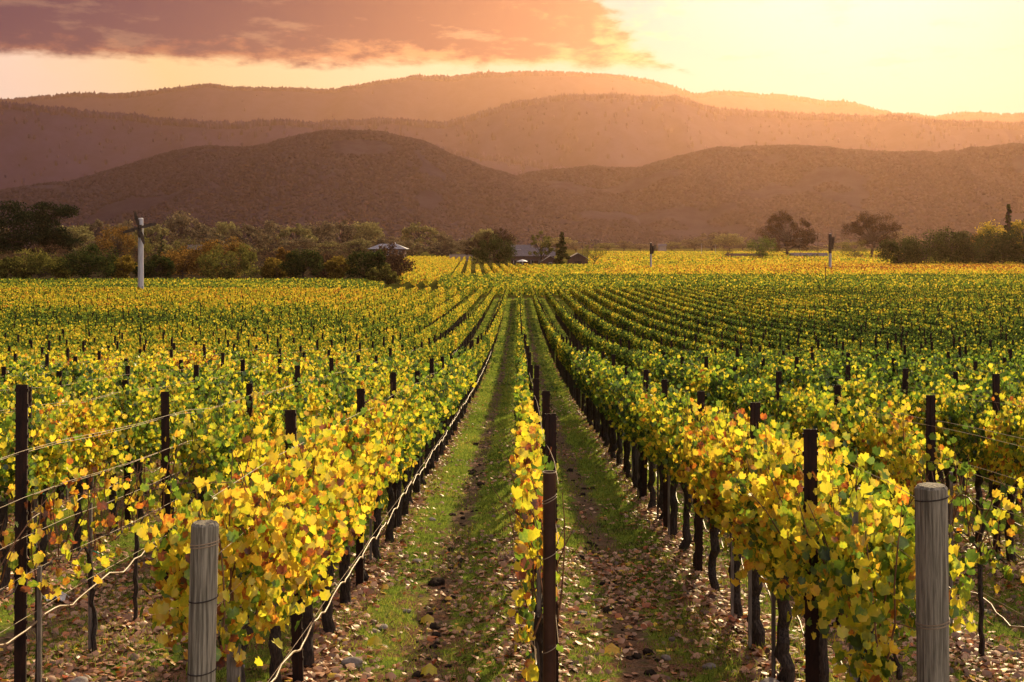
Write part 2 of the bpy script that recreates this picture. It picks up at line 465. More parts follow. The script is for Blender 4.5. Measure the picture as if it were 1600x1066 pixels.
def ground_mat():
    m, n = mat("ground_cover")
    o = n.new('ShaderNodeOutputMaterial'); b = n.new('ShaderNodeBsdfPrincipled')
    geo = n.new('ShaderNodeNewGeometry')
    P = geo.outputs['Position']
    px, py, pz = n.sep(P)
    u = n.m('FRACT', n.m('DIVIDE', n.m('SUBTRACT', px, ROW0), RS))
    wob = n.m('MULTIPLY', n.m('SUBTRACT', n.noise(P, 1.1, 4, 0.6), 0.5), 0.30)
    uw = n.m('ADD', u, wob)
    # bare wheel strip in each alley; a little left of the middle right of the central row
    soil = n.m('MULTIPLY', n.smooth(n.m('ABSOLUTE', n.m('SUBTRACT', uw, 0.47)), 0.17, 0.03), 0.85)
    edge = n.smooth(n.m('ABSOLUTE', n.m('SUBTRACT', uw, 0.5)), 0.36, 0.46)
    fine = n.noise(P, 9.0, 6, 0.7); mid = n.noise(P, 2.6, 5, 0.65); vf = n.noise(P, 42.0, 4, 0.7)
    grass = n.ramp(n.m('ADD', n.m('MULTIPLY', fine, 0.55), n.m('MULTIPLY', vf, 0.45)), [(0.3, (0.035, 0.075, 0.012)), (0.5, (0.16, 0.225, 0.032)), (0.68, (0.33, 0.37, 0.06))])
    dirt = n.ramp(n.m('ADD', n.m('MULTIPLY', fine, 0.5), n.m('MULTIPLY', vf, 0.5)), [(0.3, (0.045, 0.030, 0.020)), (0.5, (0.14, 0.095, 0.06)), (0.7, (0.27, 0.19, 0.13))])
    litter = n.ramp(vf, [(0.3, (0.045, 0.026, 0.018)), (0.5, (0.18, 0.095, 0.055)), (0.68, (0.36, 0.21, 0.13))])
    c = n.mix(n.smooth(n.m('ADD', soil, n.m('MULTIPLY', n.m('SUBTRACT', fine, 0.5), 1.6)), 0.3, 0.75), grass, dirt)
    lf = n.m('ADD', n.m('MULTIPLY', edge, 0.8), n.smooth(py, 34, 8, 0.0, 0.55))
    lf = n.smooth(n.m('ADD', lf, n.m('MULTIPLY', n.m('SUBTRACT', mid, 0.5), 2.2)), 0.35, 0.75)
    c = n.mix(lf, c, litter)
    # open farmland beyond the rows
    big = n.noise(P, 0.012, 3, 0.5)
    far = n.ramp(n.m('ADD', n.m('MULTIPLY', big, 0.6), n.m('MULTIPLY', n.noise(P, 0.35, 5, 0.6), 0.4)),
                 [(0.35, (0.030, 0.042, 0.010)), (0.5, (0.075, 0.075, 0.014)), (0.62, (0.13, 0.105, 0.02))])
    dry = n.ramp(n.noise(P, 0.5, 5, 0.6), [(0.35, (0.018, 0.016, 0.008)), (0.6, (0.050, 0.036, 0.020))])
    far = n.mix(n.m('MULTIPLY', n.smooth(n.m('DIVIDE', px, py), -0.085, -0.105), n.m('MULTIPLY', n.smooth(py, 255, 262), n.smooth(py, 1200, 900))), far, dry)
    c = n.mix(n.smooth(py, 186, 192), c, far)
    n.link(c, b.inputs['Base Color'])
    b.inputs['Roughness'].default_value = 1.0; b.inputs['Specular IOR Level'].default_value = 0.0
    bp = n.new('ShaderNodeBump'); bp.inputs['Strength'].default_value = 0.8; bp.inputs['Distance'].default_value = 0.03
    n.link(n.m('ADD', fine, n.m('MULTIPLY', vf, 0.5)), bp.inputs['Height']); n.link(bp.outputs[0], b.inputs['Normal'])
    n.link(b.outputs[0], o.inputs[0])
    return m


# ------------------------------------------------------------------ ground
ys = np.concatenate([np.arange(-60, 2, 2.0), np.arange(2, 46, 0.14), np.arange(46, 190, 1.0), 190 * 1.035 ** np.arange(0, 118)])
xp = np.concatenate([np.arange(0, 9, 0.14), 9 * 1.045 ** np.arange(0, 155)])
xs = np.concatenate([-xp[:0:-1], xp])
GX, GY = np.meshgrid(xs, ys)
GZ = gz(GX, GY)
V = np.stack([GX.ravel(), GY.ravel(), GZ.ravel()], 1)
ny, nx = GX.shape
idx = np.arange(ny * nx).reshape(ny, nx)
Fq = np.stack([idx[:-1, :-1].ravel(), idx[:-1, 1:].ravel(), idx[1:, 1:].ravel(), idx[1:, :-1].ravel()], 1)
g = ob("ground", mesh_np("ground", V, Fq, ground_mat(), smooth=True))
tag(g, kind='structure')

# ------------------------------------------------------------------ hills


def px2az(x): return (x - 810.0) / F


def hill_mat(name, c1, c2, scale):
    m, n = mat(name)
    o = n.new('ShaderNodeOutputMaterial'); b = n.new('ShaderNodeBsdfDiffuse')
    geo = n.new('ShaderNodeNewGeometry')
    f = n.noise(geo.outputs['Position'], scale, 6, 0.7)
    c = n.mix(n.smooth(f, 0.35, 0.65), c1, c2)
    bp = n.new('ShaderNodeBump'); bp.inputs['Strength'].default_value = 0.7; bp.inputs['Distance'].default_value = 8
    n.link(f, bp.inputs['Height']); n.link(bp.outputs[0], b.inputs['Normal'])
    n.link(c, b.inputs[0]); n.link(b.outputs[0], o.inputs[0])
    return m


HM = hill_mat("wooded_slope_haze_tint", (0.020, 0.016, 0.036), (0.034, 0.030, 0.050), 0.02)  # purple haze tint mixed into the slope colours themselves
HM2 = hill_mat("wooded_slope_far_haze_tint", (0.016, 0.014, 0.055), (0.026, 0.022, 0.070), 0.012)  # bluer far slopes: haze purple painted into the base colour


def hill(name, ridge, Yc, depth, matr, seed, rough=0.115, nu=1000, nv=46):
    """ridge: (px, py) silhouette; crest stands at distance Yc; slope runs depth metres towards the valley"""
    r = np.array(ridge, float)
    u = np.linspace(r[0, 0], r[-1, 0], nu)
    top = np.interp(u, r[:, 0], r[:, 1])
    k = np.hanning(15); k /= k.sum()
    top = np.convolve(np.pad(top, 7, mode='edge'), k, mode='valid')
    top = top + (fbm(u / 34.0, u * 0, seed + 9, 4) - 0.5) * 7.0
    t = np.concatenate([np.linspace(0, 1, nv), [1.06, 1.15, 1.3]])
    U, T = np.meshgrid(u, t)
    tp = np.interp(U, u, top)
    crest_y = Yc * (1 + 0.05 * (fbm(U / 170.0, U * 0, seed) - 0.5))
    Yv = crest_y - depth * (1 - T)
    Xv = px2az(U) * crest_y
    H = CAM_Z + (380 - tp) / F * crest_y
    prof = np.where(T <= 1, 0.6 * np.clip(T, 0, 1) ** 1.35 + 0.4 * np.sin(np.clip(T, 0, 1) * np.pi / 2) ** 1.5, 1 - (T - 1) * 1.1)
    sp = (fbm(Xv / (Yc * 0.060), Yv / (Yc * 0.16), seed + 3, 3) - 0.5) * 2
    ridge_w = np.sin(np.clip(T, 0, 1) * np.pi) ** 0.8
    Zv = H * prof + H * rough * 2.2 * sp * ridge_w
    Zv = np.minimum(Zv, H * (0.1 + 0.9 * np.clip(T, 0, 1.0)) + 1e-3) if False else Zv
    Zv = np.where(T < 0.02, -6.0, Zv)
    vv = np.stack([Xv.ravel(), Yv.ravel(), Zv.ravel()], 1)
    a, b = U.shape
    ii = np.arange(a * b).reshape(a, b)
    ff = np.stack([ii[:-1, :-1].ravel(), ii[:-1, 1:].ravel(), ii[1:, 1:].ravel(), ii[1:, :-1].ravel()], 1)
    o = ob(name, mesh_np(name, vv, ff, matr, smooth=True))
    tag(o, kind='structure')
    return Xv, Yv, Zv, T


ridgeA = [(-700, 300), (-300, 305), (0, 299), (60, 292), (120, 286), (190, 264), (280, 236), (330, 230), (385, 234), (440, 222), (500, 209), (545, 204), (600, 208), (660, 224),
          (700, 242), (760, 265), (800, 275), (860, 290), (950, 310), (1100, 330), (1300, 345)]
ridgeA2 = [(640, 335), (720, 300), (790, 282), (830, 272), (870, 267), (930, 262), (1000, 264), (1060, 247), (1110, 236), (1170, 229), (1230, 229), (1300, 234), (1380, 241), (1440, 241), (1500, 236), (1540, 231),
           (1600, 226), (1800, 215), (2300, 230)]
ridgeB = [(-800, 150), (-200, 160), (0, 166), (60, 173), (130, 179), (200, 186), (270, 194), (330, 198), (400, 195), (480, 197), (560, 212), (700, 240), (900, 270)]
ridgeB2 = [(380, 215), (520, 196), (600, 192), (690, 198), (740, 186), (800, 168), (860, 158), (920, 155), (1000, 157), (1060, 158), (1110, 175), (1160, 180), (1220, 182), (1300, 186), (1400, 187),
           (1450, 194), (1530, 196), (1600, 198), (1900, 190), (2400, 200)]
ridgeC = [(-900, 150), (-200, 165), (0, 160), (60, 154), (130, 151), (200, 149), (245, 141), (330, 137), (400, 141), (500, 145), (530, 141), (600, 130), (660, 122), (720, 119), (800, 119), (850, 115),
          (900, 118), (970, 122), (1030, 134), (1080, 148), (1150, 147), (1200, 151), (1260, 158), (1320, 161), (1370, 173), (1400, 181), (1440, 186), (1500, 181), (1600, 183), (2000, 170), (2500, 180)]
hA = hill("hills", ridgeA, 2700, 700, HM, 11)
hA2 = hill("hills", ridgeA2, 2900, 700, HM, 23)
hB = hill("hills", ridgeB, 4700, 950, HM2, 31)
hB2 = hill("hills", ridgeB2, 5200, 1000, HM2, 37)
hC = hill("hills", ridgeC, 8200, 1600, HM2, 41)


def ico_template(n=2):
    import bmesh
    bm = bmesh.new(); bmesh.ops.create_icosphere(bm, subdivisions=n, radius=1.0)
    v = np.array([x.co[:] for x in bm.verts]); f = np.array([[q.index for q in fc.verts] for fc in bm.faces]); bm.free()
    return v, f


ICO = ico_template()
ICO0 = ico_template(1)


def blobs(P, rad, squash, jitter=0.28, rg=rng, tm=None):
    tv, tf = tm or ICO
    n = len(P); k = len(tv)
    j = 1 + rg.uniform(-jitter, jitter, (n, k))
    v = tv[None] * j[:, :, None] * rad[:, None, None] * np.stack([np.ones(n), np.ones(n), squash], 1)[:, None, :] + P[:, None, :]
    f = tf[None] + (np.arange(n) * k)[:, None, None]
    return v.reshape(-1, 3), f.reshape(-1, 3)


def forest(name, label, hs, count, rad, conifer, seed, crest_frac=0.25, umin=-80, umax=1680):
    rg = np.random.default_rng(seed)
    Ps = []; Rr = []; Sq = []
    for (Xv, Yv, Zv, T), cnt in zip(hs, count):
        nv = np.sum(T[:, 0] <= 1.0)
        crest = int(cnt * crest_frac)
        ti = np.concatenate([rg.uniform(0.02, nv - 1.01, cnt - crest), rg.uniform(nv - 1.8, nv - 1.01, crest)])
        nu = Xv.shape[1]
        ui = rg.uniform(0, nu - 1.01, cnt)
        a = ti.astype(int); b = ui.astype(int); fa = ti - a; fb = ui - b
        def bl(A): return (A[a, b] * (1 - fb) + A[a, b + 1] * fb) * (1 - fa) + (A[a + 1, b] * (1 - fb) + A[a + 1, b + 1] * fb) * fa
        x, y, z = bl(Xv), bl(Yv), bl(Zv)
        px = 810 + F * x / y
        dn = fbm(x / 160, y / 160, seed, 3)
        ok = (px > umin) & (px < umax) & ((dn > 0.30) | (ti > nv - 2))
        x, y, z = x[ok], y[ok], z[ok]
        r = rad * rg.uniform(0.6, 1.35, len(x))
        Ps.append(np.stack([x, y, z + r * (0.7 if conifer else 0.32)], 1)); Rr.append(r * (0.55 if conifer else 1)); Sq.append(rg.uniform(1.7, 3.2, len(x)) if conifer else rg.uniform(0.7, 1.1, len(x)))
    v, f = blobs(np.concatenate(Ps), np.concatenate(Rr), np.concatenate(Sq), rg=rg, tm=ICO0)
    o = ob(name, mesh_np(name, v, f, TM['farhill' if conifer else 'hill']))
    tag(o, label, 'forest', kind='stuff')


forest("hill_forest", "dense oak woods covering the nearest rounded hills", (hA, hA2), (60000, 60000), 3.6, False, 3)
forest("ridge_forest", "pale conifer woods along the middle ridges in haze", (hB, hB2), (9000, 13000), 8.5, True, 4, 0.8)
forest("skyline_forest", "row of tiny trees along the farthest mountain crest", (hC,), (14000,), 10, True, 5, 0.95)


# ------------------------------------------------------------------ vineyard
ORD = ["nearest", "second", "third", "fourth", "fifth", "sixth", "seventh", "eighth", "ninth", "tenth", "eleventh", "twelfth"]
ROWORD = ["", "first", "second", "third", "fourth", "fifth", "sixth", "seventh", "eighth", "ninth", "tenth", "eleventh", "twelfth", "thirteenth", "fourteenth", "fifteenth", "sixteenth", "seventeenth", "eighteenth"]


def row_phrase(k):
    if k == 0: return "the narrow central row"
    return f"the {ROWORD[abs(k)]} row {'left' if k < 0 else 'right'} of centre"


def row_x(k): return ROW0 + RS * k


def in_view(x, y, m=40):
    if y < 4: return False
    p = 810 + F * x / y
    return -m < p < 1600 + m


def tone_at(x, y):
    """mean leaf hue: 0 green .. 1 red-brown, by place in the field"""
    x = np.asarray(x, float); y = np.asarray(y, float)
    left = np.clip(-x / 4, -1, 1)
    t = 0.47 + 0.06 * left
    t = t + np.clip((14 - y) / 20, -0.25, 0.12) * 0.5
    green_r = np.clip((x + 3) / 9, 0, 1) * np.clip((y - 16) / 20, 0, 1) * np.clip((125 - y) / 45, 0, 1)
    t = t - 0.09 * green_r
    t = t - 0.05 * np.clip(x / 2, 0, 1) * np.clip((30 - y) / 20, 0, 1)
    t = t - 0.10 * np.clip(1 - np.abs(x) / 6, 0, 1) * np.clip((y - 16) / 20, 0, 1)
    gold_l = np.clip(-(x + 6) / 14, 0, 1) * np.clip((y - 105) / 35, 0, 1)
    t = t + 0.10 * gold_l
    dark = np.exp(-((x + 34) / 22) ** 2 - ((y - 96) / 15) ** 2) + 0.8 * np.exp(-((x - 26) / 16) ** 2 - ((y - 70) / 12) ** 2)
    n = fbm(x / 7.0, y / 9.0, 71, 3) - 0.5
    t = t - 0.09 * np.clip(-x / 10, 0, 1) * np.clip((y - 40) / 25, 0, 1) * np.clip((118 - y) / 20, 0, 1)
    t = t + n * 0.42 - dark * 0.22 + (vnoise(x / 1.85 + 0.4, y / 1.3, 73) - 0.5) * 0.26
    red = vnoise(x / 2.2, y / 3.1, 79); t = t + np.clip(red - 0.80, 0, 1) * 1.6
    return t


# --- vine meshes, several of each kind
def foliage_points(n, wid, z0, z1, half=0.68, seed=0):
    rg = np.random.default_rng(seed)
    nc = 46
    cy = rg.uniform(-half, half, nc)
    ph = rg.uniform(0, 6.28, 3)
    top = z1 + 0.10 * np.sin(cy * 4 + ph[0]) + rg.normal(0, 0.07, nc)
    bot = z0 + 0.10 * np.sin(cy * 5 + ph[1]) + rg.normal(0, 0.06, nc)
    s = rg.beta(1.1, 1.0, nc)
    cz = bot + (top - bot) * s
    w = wid * (0.72 + 0.5 * np.sin(np.clip((cz - z0) / (z1 - z0), 0, 1) * np.pi)) * 0.5
    cx = np.where(rg.random(nc) < 0.5, -1, 1) * w * rg.uniform(0.35, 1.0, nc)
    c = rg.integers(0, nc, n)
    p = np.stack([cx[c], cy[c], cz[c]], 1) + rg.normal(0, 1, (n, 3)) * np.array([wid * 0.16, 0.10, 0.085])
    return p, rg


def make_leaves(name, n, wid, z0, z1, seed, size=(0.085, 0.135), tmpl=LOBED, sprays=5, mat_=None):
    p, rg = foliage_points(n, wid, z0, z1, seed=seed)
    # loose shoots that stand above or hang out of the hedge
    ex = []
    for i in range(sprays):
        y0 = rg.uniform(-0.6, 0.6); x0 = rg.uniform(-0.5, 0.5) * wid
        up = rg.random() < 0.6
        d = np.array([rg.normal(0, 0.25), rg.normal(0, 0.25), 1.0 if up else -0.8]); L = rg.uniform(0.12, 0.28)
        b = np.array([x0, y0, z1 - 0.05 if up else z0 + 0.08])
        m = int(rg.integers(4, 8))
        ex.append(b + d * np.linspace(0.1, L, m)[:, None] + rg.normal(0, 0.035, (m, 3)))
    if ex: p = np.concatenate([p] + ex)
    m = len(p)
    bias = np.stack([np.sign(p[:, 0]) * 0.5, np.zeros(m), np.full(m, 0.15)], 1)
    fr = leaf_frames(m, 0.4, 0.5, rg, bias)
    sz = rg.uniform(*size, m)
    v, f = scatter(p, sz, tmpl, fr)
    return mesh_np(name, v, f, mat_ or M_leaf)


def make_canes(name, n, wid, z0, z1, seed, lean=0.1):
    rg = random.Random(seed); mb = MB()
    for i in range(n):
        y = rg.uniform(-0.6, 0.6); x = rg.uniform(-0.3, 0.3) * wid
        pts = []; dx = rg.gauss(0, lean); dy = rg.gauss(0, lean)
        h = rg.uniform(0.7, 1.12) * (z1 - z0)
        for j in range(5):
            t = j / 4
            pts.append((x + dx * t * (1 + t) + rg.gauss(0, 0.015), y + dy * t * (1 + t) + rg.gauss(0, 0.015), z0 + h * t))
        mb.tube(pts, [0.006, 0.0055, 0.005, 0.004, 0.002], 4, cap=False)
        if rg.random() < 0.4:
            a = pts[rg.randint(1, 3)]
            mb.tube([a, (a[0] + rg.gauss(0, 0.15), a[1] + rg.gauss(0, 0.15), a[2] + rg.uniform(-0.1, 0.1))], [0.004, 0.002], 3, cap=False)
    return mb.mesh(name, M_cane)


def make_trunk(name, seed, thin=False, gnarly=False):
    rg = random.Random(seed); random.seed(seed); mb = MB()
    H = 0.90
    r0 = 0.021 if thin else rg.uniform(0.036, 0.046)
    n = 10; pts = []; rad = []
    bx = rg.gauss(0, 0.02); by = rg.gauss(0, 0.04)
    amp = 0.012 if thin else (0.05 if gnarly else 0.025)
    for i in range(n + 1):
        t = i / n
        pts.append((bx * math.sin(t * 3) + rg.gauss(0, amp * 0.5), by * math.sin(t * 4) + rg.gauss(0, amp), -0.06 + (H + 0.06) * t))
        k = 1.0
        if not thin: k = 1.5 - 1.6 * t if t < 0.22 else (1.12 if t < 0.85 else 1.5)
        rad.append(r0 * k * (1 + rg.uniform(-0.12, 0.12)))
    mb.tube(pts, rad, 8 if not thin else 6, jit=0.3)
    hx, hy, hz = pts[-1]
    for s in (-1, 1):   # cordon arms along the wire
        L = 0.58; a = [(hx, hy, hz - 0.04)]
        for i in range(1, 6):
            t = i / 5
            a.append((hx * (1 - t) + rg.gauss(0, 0.012), hy * (1 - t) + s * L * t, hz + 0.03 * math.sin(t * 3) + rg.gauss(0, 0.012)))
        ra = (0.008 if thin else 0.024)
        mb.tube(a, [ra * (1.2 - 0.5 * i / 5) for i in range(6)], 6, jit=0.4)
        if not thin:
            for i in range(1, 6):
                q = a[i]
                mb.tube([q, (q[0] + rg.gauss(0, 0.02), q[1] + rg.gauss(0, 0.02), q[2] + rg.uniform(0.04, 0.09))], [0.014, 0.008], 5, jit=0.3)
    return mb.mesh(name, M_bark)


def make_stake(name, h):
    mb = MB(); mb.box(-0.014, 0.014, -0.014, 0.014, -0.1, h)
    return mb.mesh(name, M_stake)


NV = 12
F_full = [make_leaves("vine_foliage", 1250, 0.44, 1.00, 1.70, 100 + i, size=(0.040, 0.076)) for i in range(NV)]
F_lush = [make_leaves("vine_foliage", 1600, 0.50, 0.96, 1.72, 150 + i, size=(0.040, 0.078), sprays=8) for i in range(4)]
F_mid = [make_leaves("vine_foliage", 900, 0.46, 1.00, 1.72, 200 + i, size=(0.055, 0.100), tmpl=FIVE, sprays=7) for i in range(NV)]
F_slim = [make_leaves("vine_foliage", 250, 0.17, 0.85, 1.62, 300 + i, size=(0.048, 0.085), sprays=3) for i in range(6)]
F_slim_near = [make_leaves("vine_foliage", 110, 0.20, 0.40, 1.60, 330 + i, size=(0.05, 0.085), sprays=4) for i in range(2)]
F_thin = [make_leaves("vine_foliage", 60, 0.30, 0.90, 1.5, 350 + i, size=(0.045, 0.08), sprays=5) for i in range(4)]
C_full = [make_canes("vine_canes", 12, 0.5, 0.95, 1.85, 400 + i) for i in range(6)]
C_thin = [make_canes("vine_canes", 6, 0.3, 0.90, 1.6, 420 + i, 0.14) for i in range(3)]
T_full = [make_trunk("vine_trunk", 500 + i) for i in range(10)]
T_gnarl = [make_trunk("vine_trunk", 520 + i, gnarly=True) for i in range(3)]
T_thin = [make_trunk("vine_trunk", 540 + i, thin=True) for i in range(4)]
STK = [make_stake("vine_stake", h) for h in (1.25, 1.4, 1.0)]

IND_Y = 40.5      # beyond this distance the vines are one mass
START = {-1: 7.75, 0: 8.0, 1: 7.35}
hrng = random.Random(5)


def hue_word(t):
    return "green" if t < 0.36 else "yellow-green" if t < 0.47 else "yellow" if t < 0.58 else "golden" if t < 0.68 else "orange"


vine_count = 0
K_MAX = 12
for k in range(-K_MAX, K_MAX + 1):
    x = row_x(k); y = START.get(k, 6.9) + (hrng.random() * 0.8 if k not in START else 0.0)
    seen = 0
    while y < IND_Y:
        if in_view(x, y, 70):
            t = float(tone_at(x, y))
            young = (k == -2 and y < 14.2) or (k == 2 and y < 12.2) or (k == -3 and y < 15.0 and hrng.random() < 0.5)
            zb = gz1(x, y)
            root = empty("grapevine", (x + hrng.uniform(-0.03, 0.03), y, zb))
            fl = hrng.random() < 0.5
            if fl: root.rotation_euler.z = math.pi
            hue = hue_word(t)
            if seen < len(ORD):
                adj = "young bare-stemmed" if young else hue
                lab = f"{adj} grapevine, {ORD[seen]} in view along {row_phrase(k)}"
            else:
                lab = f"one of the far-off grapevines merging into {row_phrase(k)}"
            tag(root, lab, "grapevine", "grapevines in the trellised rows")
            if young:
                tr, fo, ca = hrng.choice(T_thin), hrng.choice(F_thin), hrng.choice(C_thin)
            elif k == 0:
                tr, fo, ca = hrng.choice(T_full), (F_slim_near[seen % 2] if y < 9.5 else hrng.choice(F_slim)), hrng.choice(C_thin)
            elif y < 22:
                tr, ca = hrng.choice(T_gnarl if (k == 1 and seen == 0) else T_full), hrng.choice(C_full)
                fo = F_lush[seen % 4] if (abs(k) == 1 and seen < 5) else hrng.choice(F_full)
            else:
                tr, fo, ca = hrng.choice(T_full), hrng.choice(F_mid), hrng.choice(C_full)
            trunk = ob("trunk", tr, root)
            f_o = ob("foliage", fo, root)
            f_o["tone"] = t + hrng.gauss(0, 0.055)
            if not fl and k == 0: f_o.location.x = -0.06
            if fl and k == 0: f_o.location.x = 0.06
            ob("canes", ca, root)
            if hrng.random() < (0.45 if y < 26 else 0.12):
                ob("stake", hrng.choice(STK), root, (0.05 * hrng.choice((-1, 1)), hrng.choice((-1, 1)) * 0.09, 0))
            if y < 16 and hrng.random() < 0.4:
                mb = MB(); mb.tube([(-0.05, 0, 0.85), (0.02, -0.05, 0.86), (0.05, 0.01, 0.83)], 0.008, 4)
                tie = bpy.data.objects.get("tie"); me = tie.data if tie else mb.mesh("tie", M_tie)
                ob("tie", me, trunk)
            seen += 1; vine_count += 1
        y += 1.22 + hrng.uniform(-0.06, 0.06)
print("vines", vine_count)

# --- rest of the field: one mass of rows (leaves, trunks) reaching from Y=40 to the far edge, and a margin outside the frame
FX_END = 184.0


def row_mass(segs, size_f, dens_f, wid, z0, z1, tone_f, seed, tmpl=CARD):
    """segs: list of (p0, p1) row pieces on the ground; returns verts, faces, tone"""
    rg = np.random.default_rng(seed)
    VV = []; FF = []; TT = []; nb = 0
    P = []; S = []; T_ = []
    for (x0, y0), (x1, y1) in segs:
        L = math.hypot(x1 - x0, y1 - y0)
        ym = math.hypot((x0 + x1) / 2, (y0 + y1) / 2)
        n = int(L * dens_f(ym))
        if n < 1: continue
        t = rg.random(n)
        d = np.array([(x1 - x0) / L, (y1 - y0) / L])
        bx = x0 + (x1 - x0) * t; by = y0 + (y1 - y0) * t
        # vines swell and thin along the row
        sw = 0.62 + 0.75 * fbm((bx * d[0] + by * d[1]) * 0.8, bx * 0.7 + by * 0.3, seed + 5, 2)
        a = rg.uniform(-1, 1, n); s = rg.beta(1.2, 0.95, n)
        prof = np.sqrt(np.clip(1 - (2 * s - 1) ** 2 * 0.6, 0, 1))
        off = a * wid * 0.5 * prof * sw
        z = z0 + (z1 - z0) * s * (0.86 + 0.24 * sw) + rg.normal(0, 0.05, n)
        x = bx - d[1] * off; y = by + d[0] * off
        P.append(np.stack([x, y, gz(x, y) + z], 1)); S.append(size_f(ym) * rg.uniform(0.7, 1.3, n)); T_.append(tone_f(bx, by))
    P = np.concatenate(P); S = np.concatenate(S); T_ = np.concatenate(T_)
    fr = leaf_frames(len(P), 0.45, 0.6, rg)
    v, f = scatter(P, S, tmpl, fr)
    return v, f, np.repeat(T_, len(tmpl[0]))


segs = []; trunk_pts = []
for k in range(-52, 53):
    x = row_x(k)
    y = 5.0 if abs(k) < 40 else 20.0
    while y < FX_END:
        step = 2.44 if y < 60 else 5.0
        y1 = min(y + step, FX_END)
        p = 810 + F * x / max(y + step / 2, 1)
        inside = in_view(x, y + step / 2, 75)
        margin = (-5.0 < (x - (-0.405 * y)) < 0) or (0 < x - 0.395 * y < 7.0)
        if (y >= IND_Y and (inside or margin)) or (y < IND_Y and not in_view(x, y, 60) and not in_view(x, y1, 60) and margin and y > 7):
            segs.append(((x, y), (x, y1)))
            if y < 130: trunk_pts += [(x, q) for q in np.arange(y, y1, 1.22)]
        y = y1


def sz_far(y): return 0.10 if y < 50 else 0.115 if y < 70 else 0.145 if y < 110 else 0.20
def dn_far(y): return 450 if y < 50 else 330 if y < 70 else 200 if y < 110 else 110


v, f, tn = row_mass(segs, sz_far, dn_far, 0.45, 0.94, 1.66, tone_at, 900)
vine_rows = empty("vine_rows", (0, 60, gz1(0, 60)))
tag(vine_rows, "far-off rows of grapevines merging into one green and gold carpet", "vineyard", kind='stuff')
o = ob("row_foliage", mesh_np("row_foliage", v, f, M_leaf_far, {'tone': tn}), vine_rows)
o.location = (0, -60, -gz1(0, 60))
tp = np.array(trunk_pts); n = len(tp)
w = rng.uniform(0.028, 0.05, n)
tv = np.array([(-1, -1, 0), (1, -1, 0), (1, 1, 0), (-1, 1, 0), (-1, -1, 1), (1, -1, 1), (1, 1, 1), (-1, 1, 1)], float)
tf = np.array([(0, 1, 5, 4), (1, 2, 6, 5), (2, 3, 7, 6), (3, 0, 4, 7)])
tx = tp[:, 0] + rng.normal(0, 0.03, n); ty = tp[:, 1] + rng.normal(0, 0.1, n); tz = gz(tx, ty)
vv = tv[None] * np.stack([w, w, np.full(n, 1.0)], 1)[:, None, :] + np.stack([tx, ty, tz - 0.05], 1)[:, None, :]
ff = tf[None] + (np.arange(n) * 8)[:, None, None]
o = ob("row_trunks", mesh_np("row_trunks", vv.reshape(-1, 3), ff.reshape(-1, 4), M_bark), vine_rows)
o.location = (0, -60, -gz1(0, 60))


# --- steel trellis posts: a folded U section with wire notches along both edges
def make_post(H=2.1, notch=False):
    mb = MB(); w = 0.036; d = 0.03; t = 0.004
    mb.box(-w, w, 0, t, -0.1, H)
    mb.box(-w - t, -w + 0.0005, -0.002, d, -0.1, H - 0.001)
    mb.box(w - 0.0005, w + t, -0.002, d, -0.1, H - 0.001)
    mb.box(-0.008, 0.008, -0.006, 0.0005, -0.1, H - 0.002)
    if notch:
        for i in range(18):
            z = H - 0.05 - i * 0.11
            for s in (-1, 1):
                x = s * 0.043
                mb.box(x - 0.004, x + 0.004, 0.004, 0.022, z, z + 0.022)
    me = mb.mesh("trellis_post", M_rust)
    return me


POSTM = make_post(); POSTN = make_post(notch=True)
POST_ROWS = {   # first post in the row, spacing (read off the photograph's perspective)
    -1: (9.8, 3.75), 0: (9.7, 3.6), 1: (8.8, 3.25), -2: (9.1, 3.8), 2: (12.0, 3.65), 3: (8.1, 3.6), -3: (10.3, 3.7), -4: (9.1, 3.7), -5: (11.5, 3.7)}
post_count = 0
for k in range(-16, 17):
    x = row_x(k); y0, sp = POST_ROWS.get(k, (7.0 + hrng.random() * 3.6, 3.65))
    y = y0; seen = 0
    while y < 62:
        xo = x
        if k == 0: xo = 0.27
        if k == 1 and seen == 0: xo, y = 1.77, 7.75
        if in_view(xo, y, 20):
            zb = gz1(xo, y)
            dz = hrng.uniform(-0.14, 0.05) if y > 14 else (hrng.uniform(-0.03, 0.02))
            if k == -2 and seen == 0: dz += 0.2
            root = ob("trellis_post", POSTN if y < 26 else POSTM, None, (xo + hrng.uniform(-0.015, 0.015), y + (hrng.uniform(-0.1, 0.1) if y > 14 else 0), zb + dz))
            root.rotation_euler = (hrng.gauss(0, 0.012), hrng.gauss(0, 0.012), hrng.gauss(0, 0.12))
            if seen < len(ORD): lab = f"rusty steel trellis post, {ORD[seen]} in view along {row_phrase(k)}"
            else: lab = f"one of the tiny far steel post tops along {row_phrase(k)}"
            tag(root, lab, "trellis post", "steel posts standing in the vine rows")
            seen += 1; post_count += 1
        y += sp * (1 + (hrng.uniform(-0.03, 0.03) if y > 14 else 0))
print("posts", post_count)
mb = MB()
for k in range(-52, 53):
    x = row_x(k); y = 62 + hrng.random() * 3.6
    while y < FX_END - 1:
        if in_view(x, y, 10):
            z = gz1(x, y); h = 2.08 + hrng.uniform(-0.12, 0.08); r = 0.036
            mb.add([(x - r, y, z), (x + r, y, z), (x, y + r, z), (x - r, y, z + h), (x + r, y, z + h), (x, y + r, z + h)], [(0, 1, 4, 3), (1, 2, 5, 4), (2, 0, 3, 5), (3, 4, 5)])
        y += 3.65
o = mb.build("trellis_post_tops", M_rust)
tag(o, "scattered dark post tops poking out of the far-off vine rows", "trellis posts", kind='stuff')


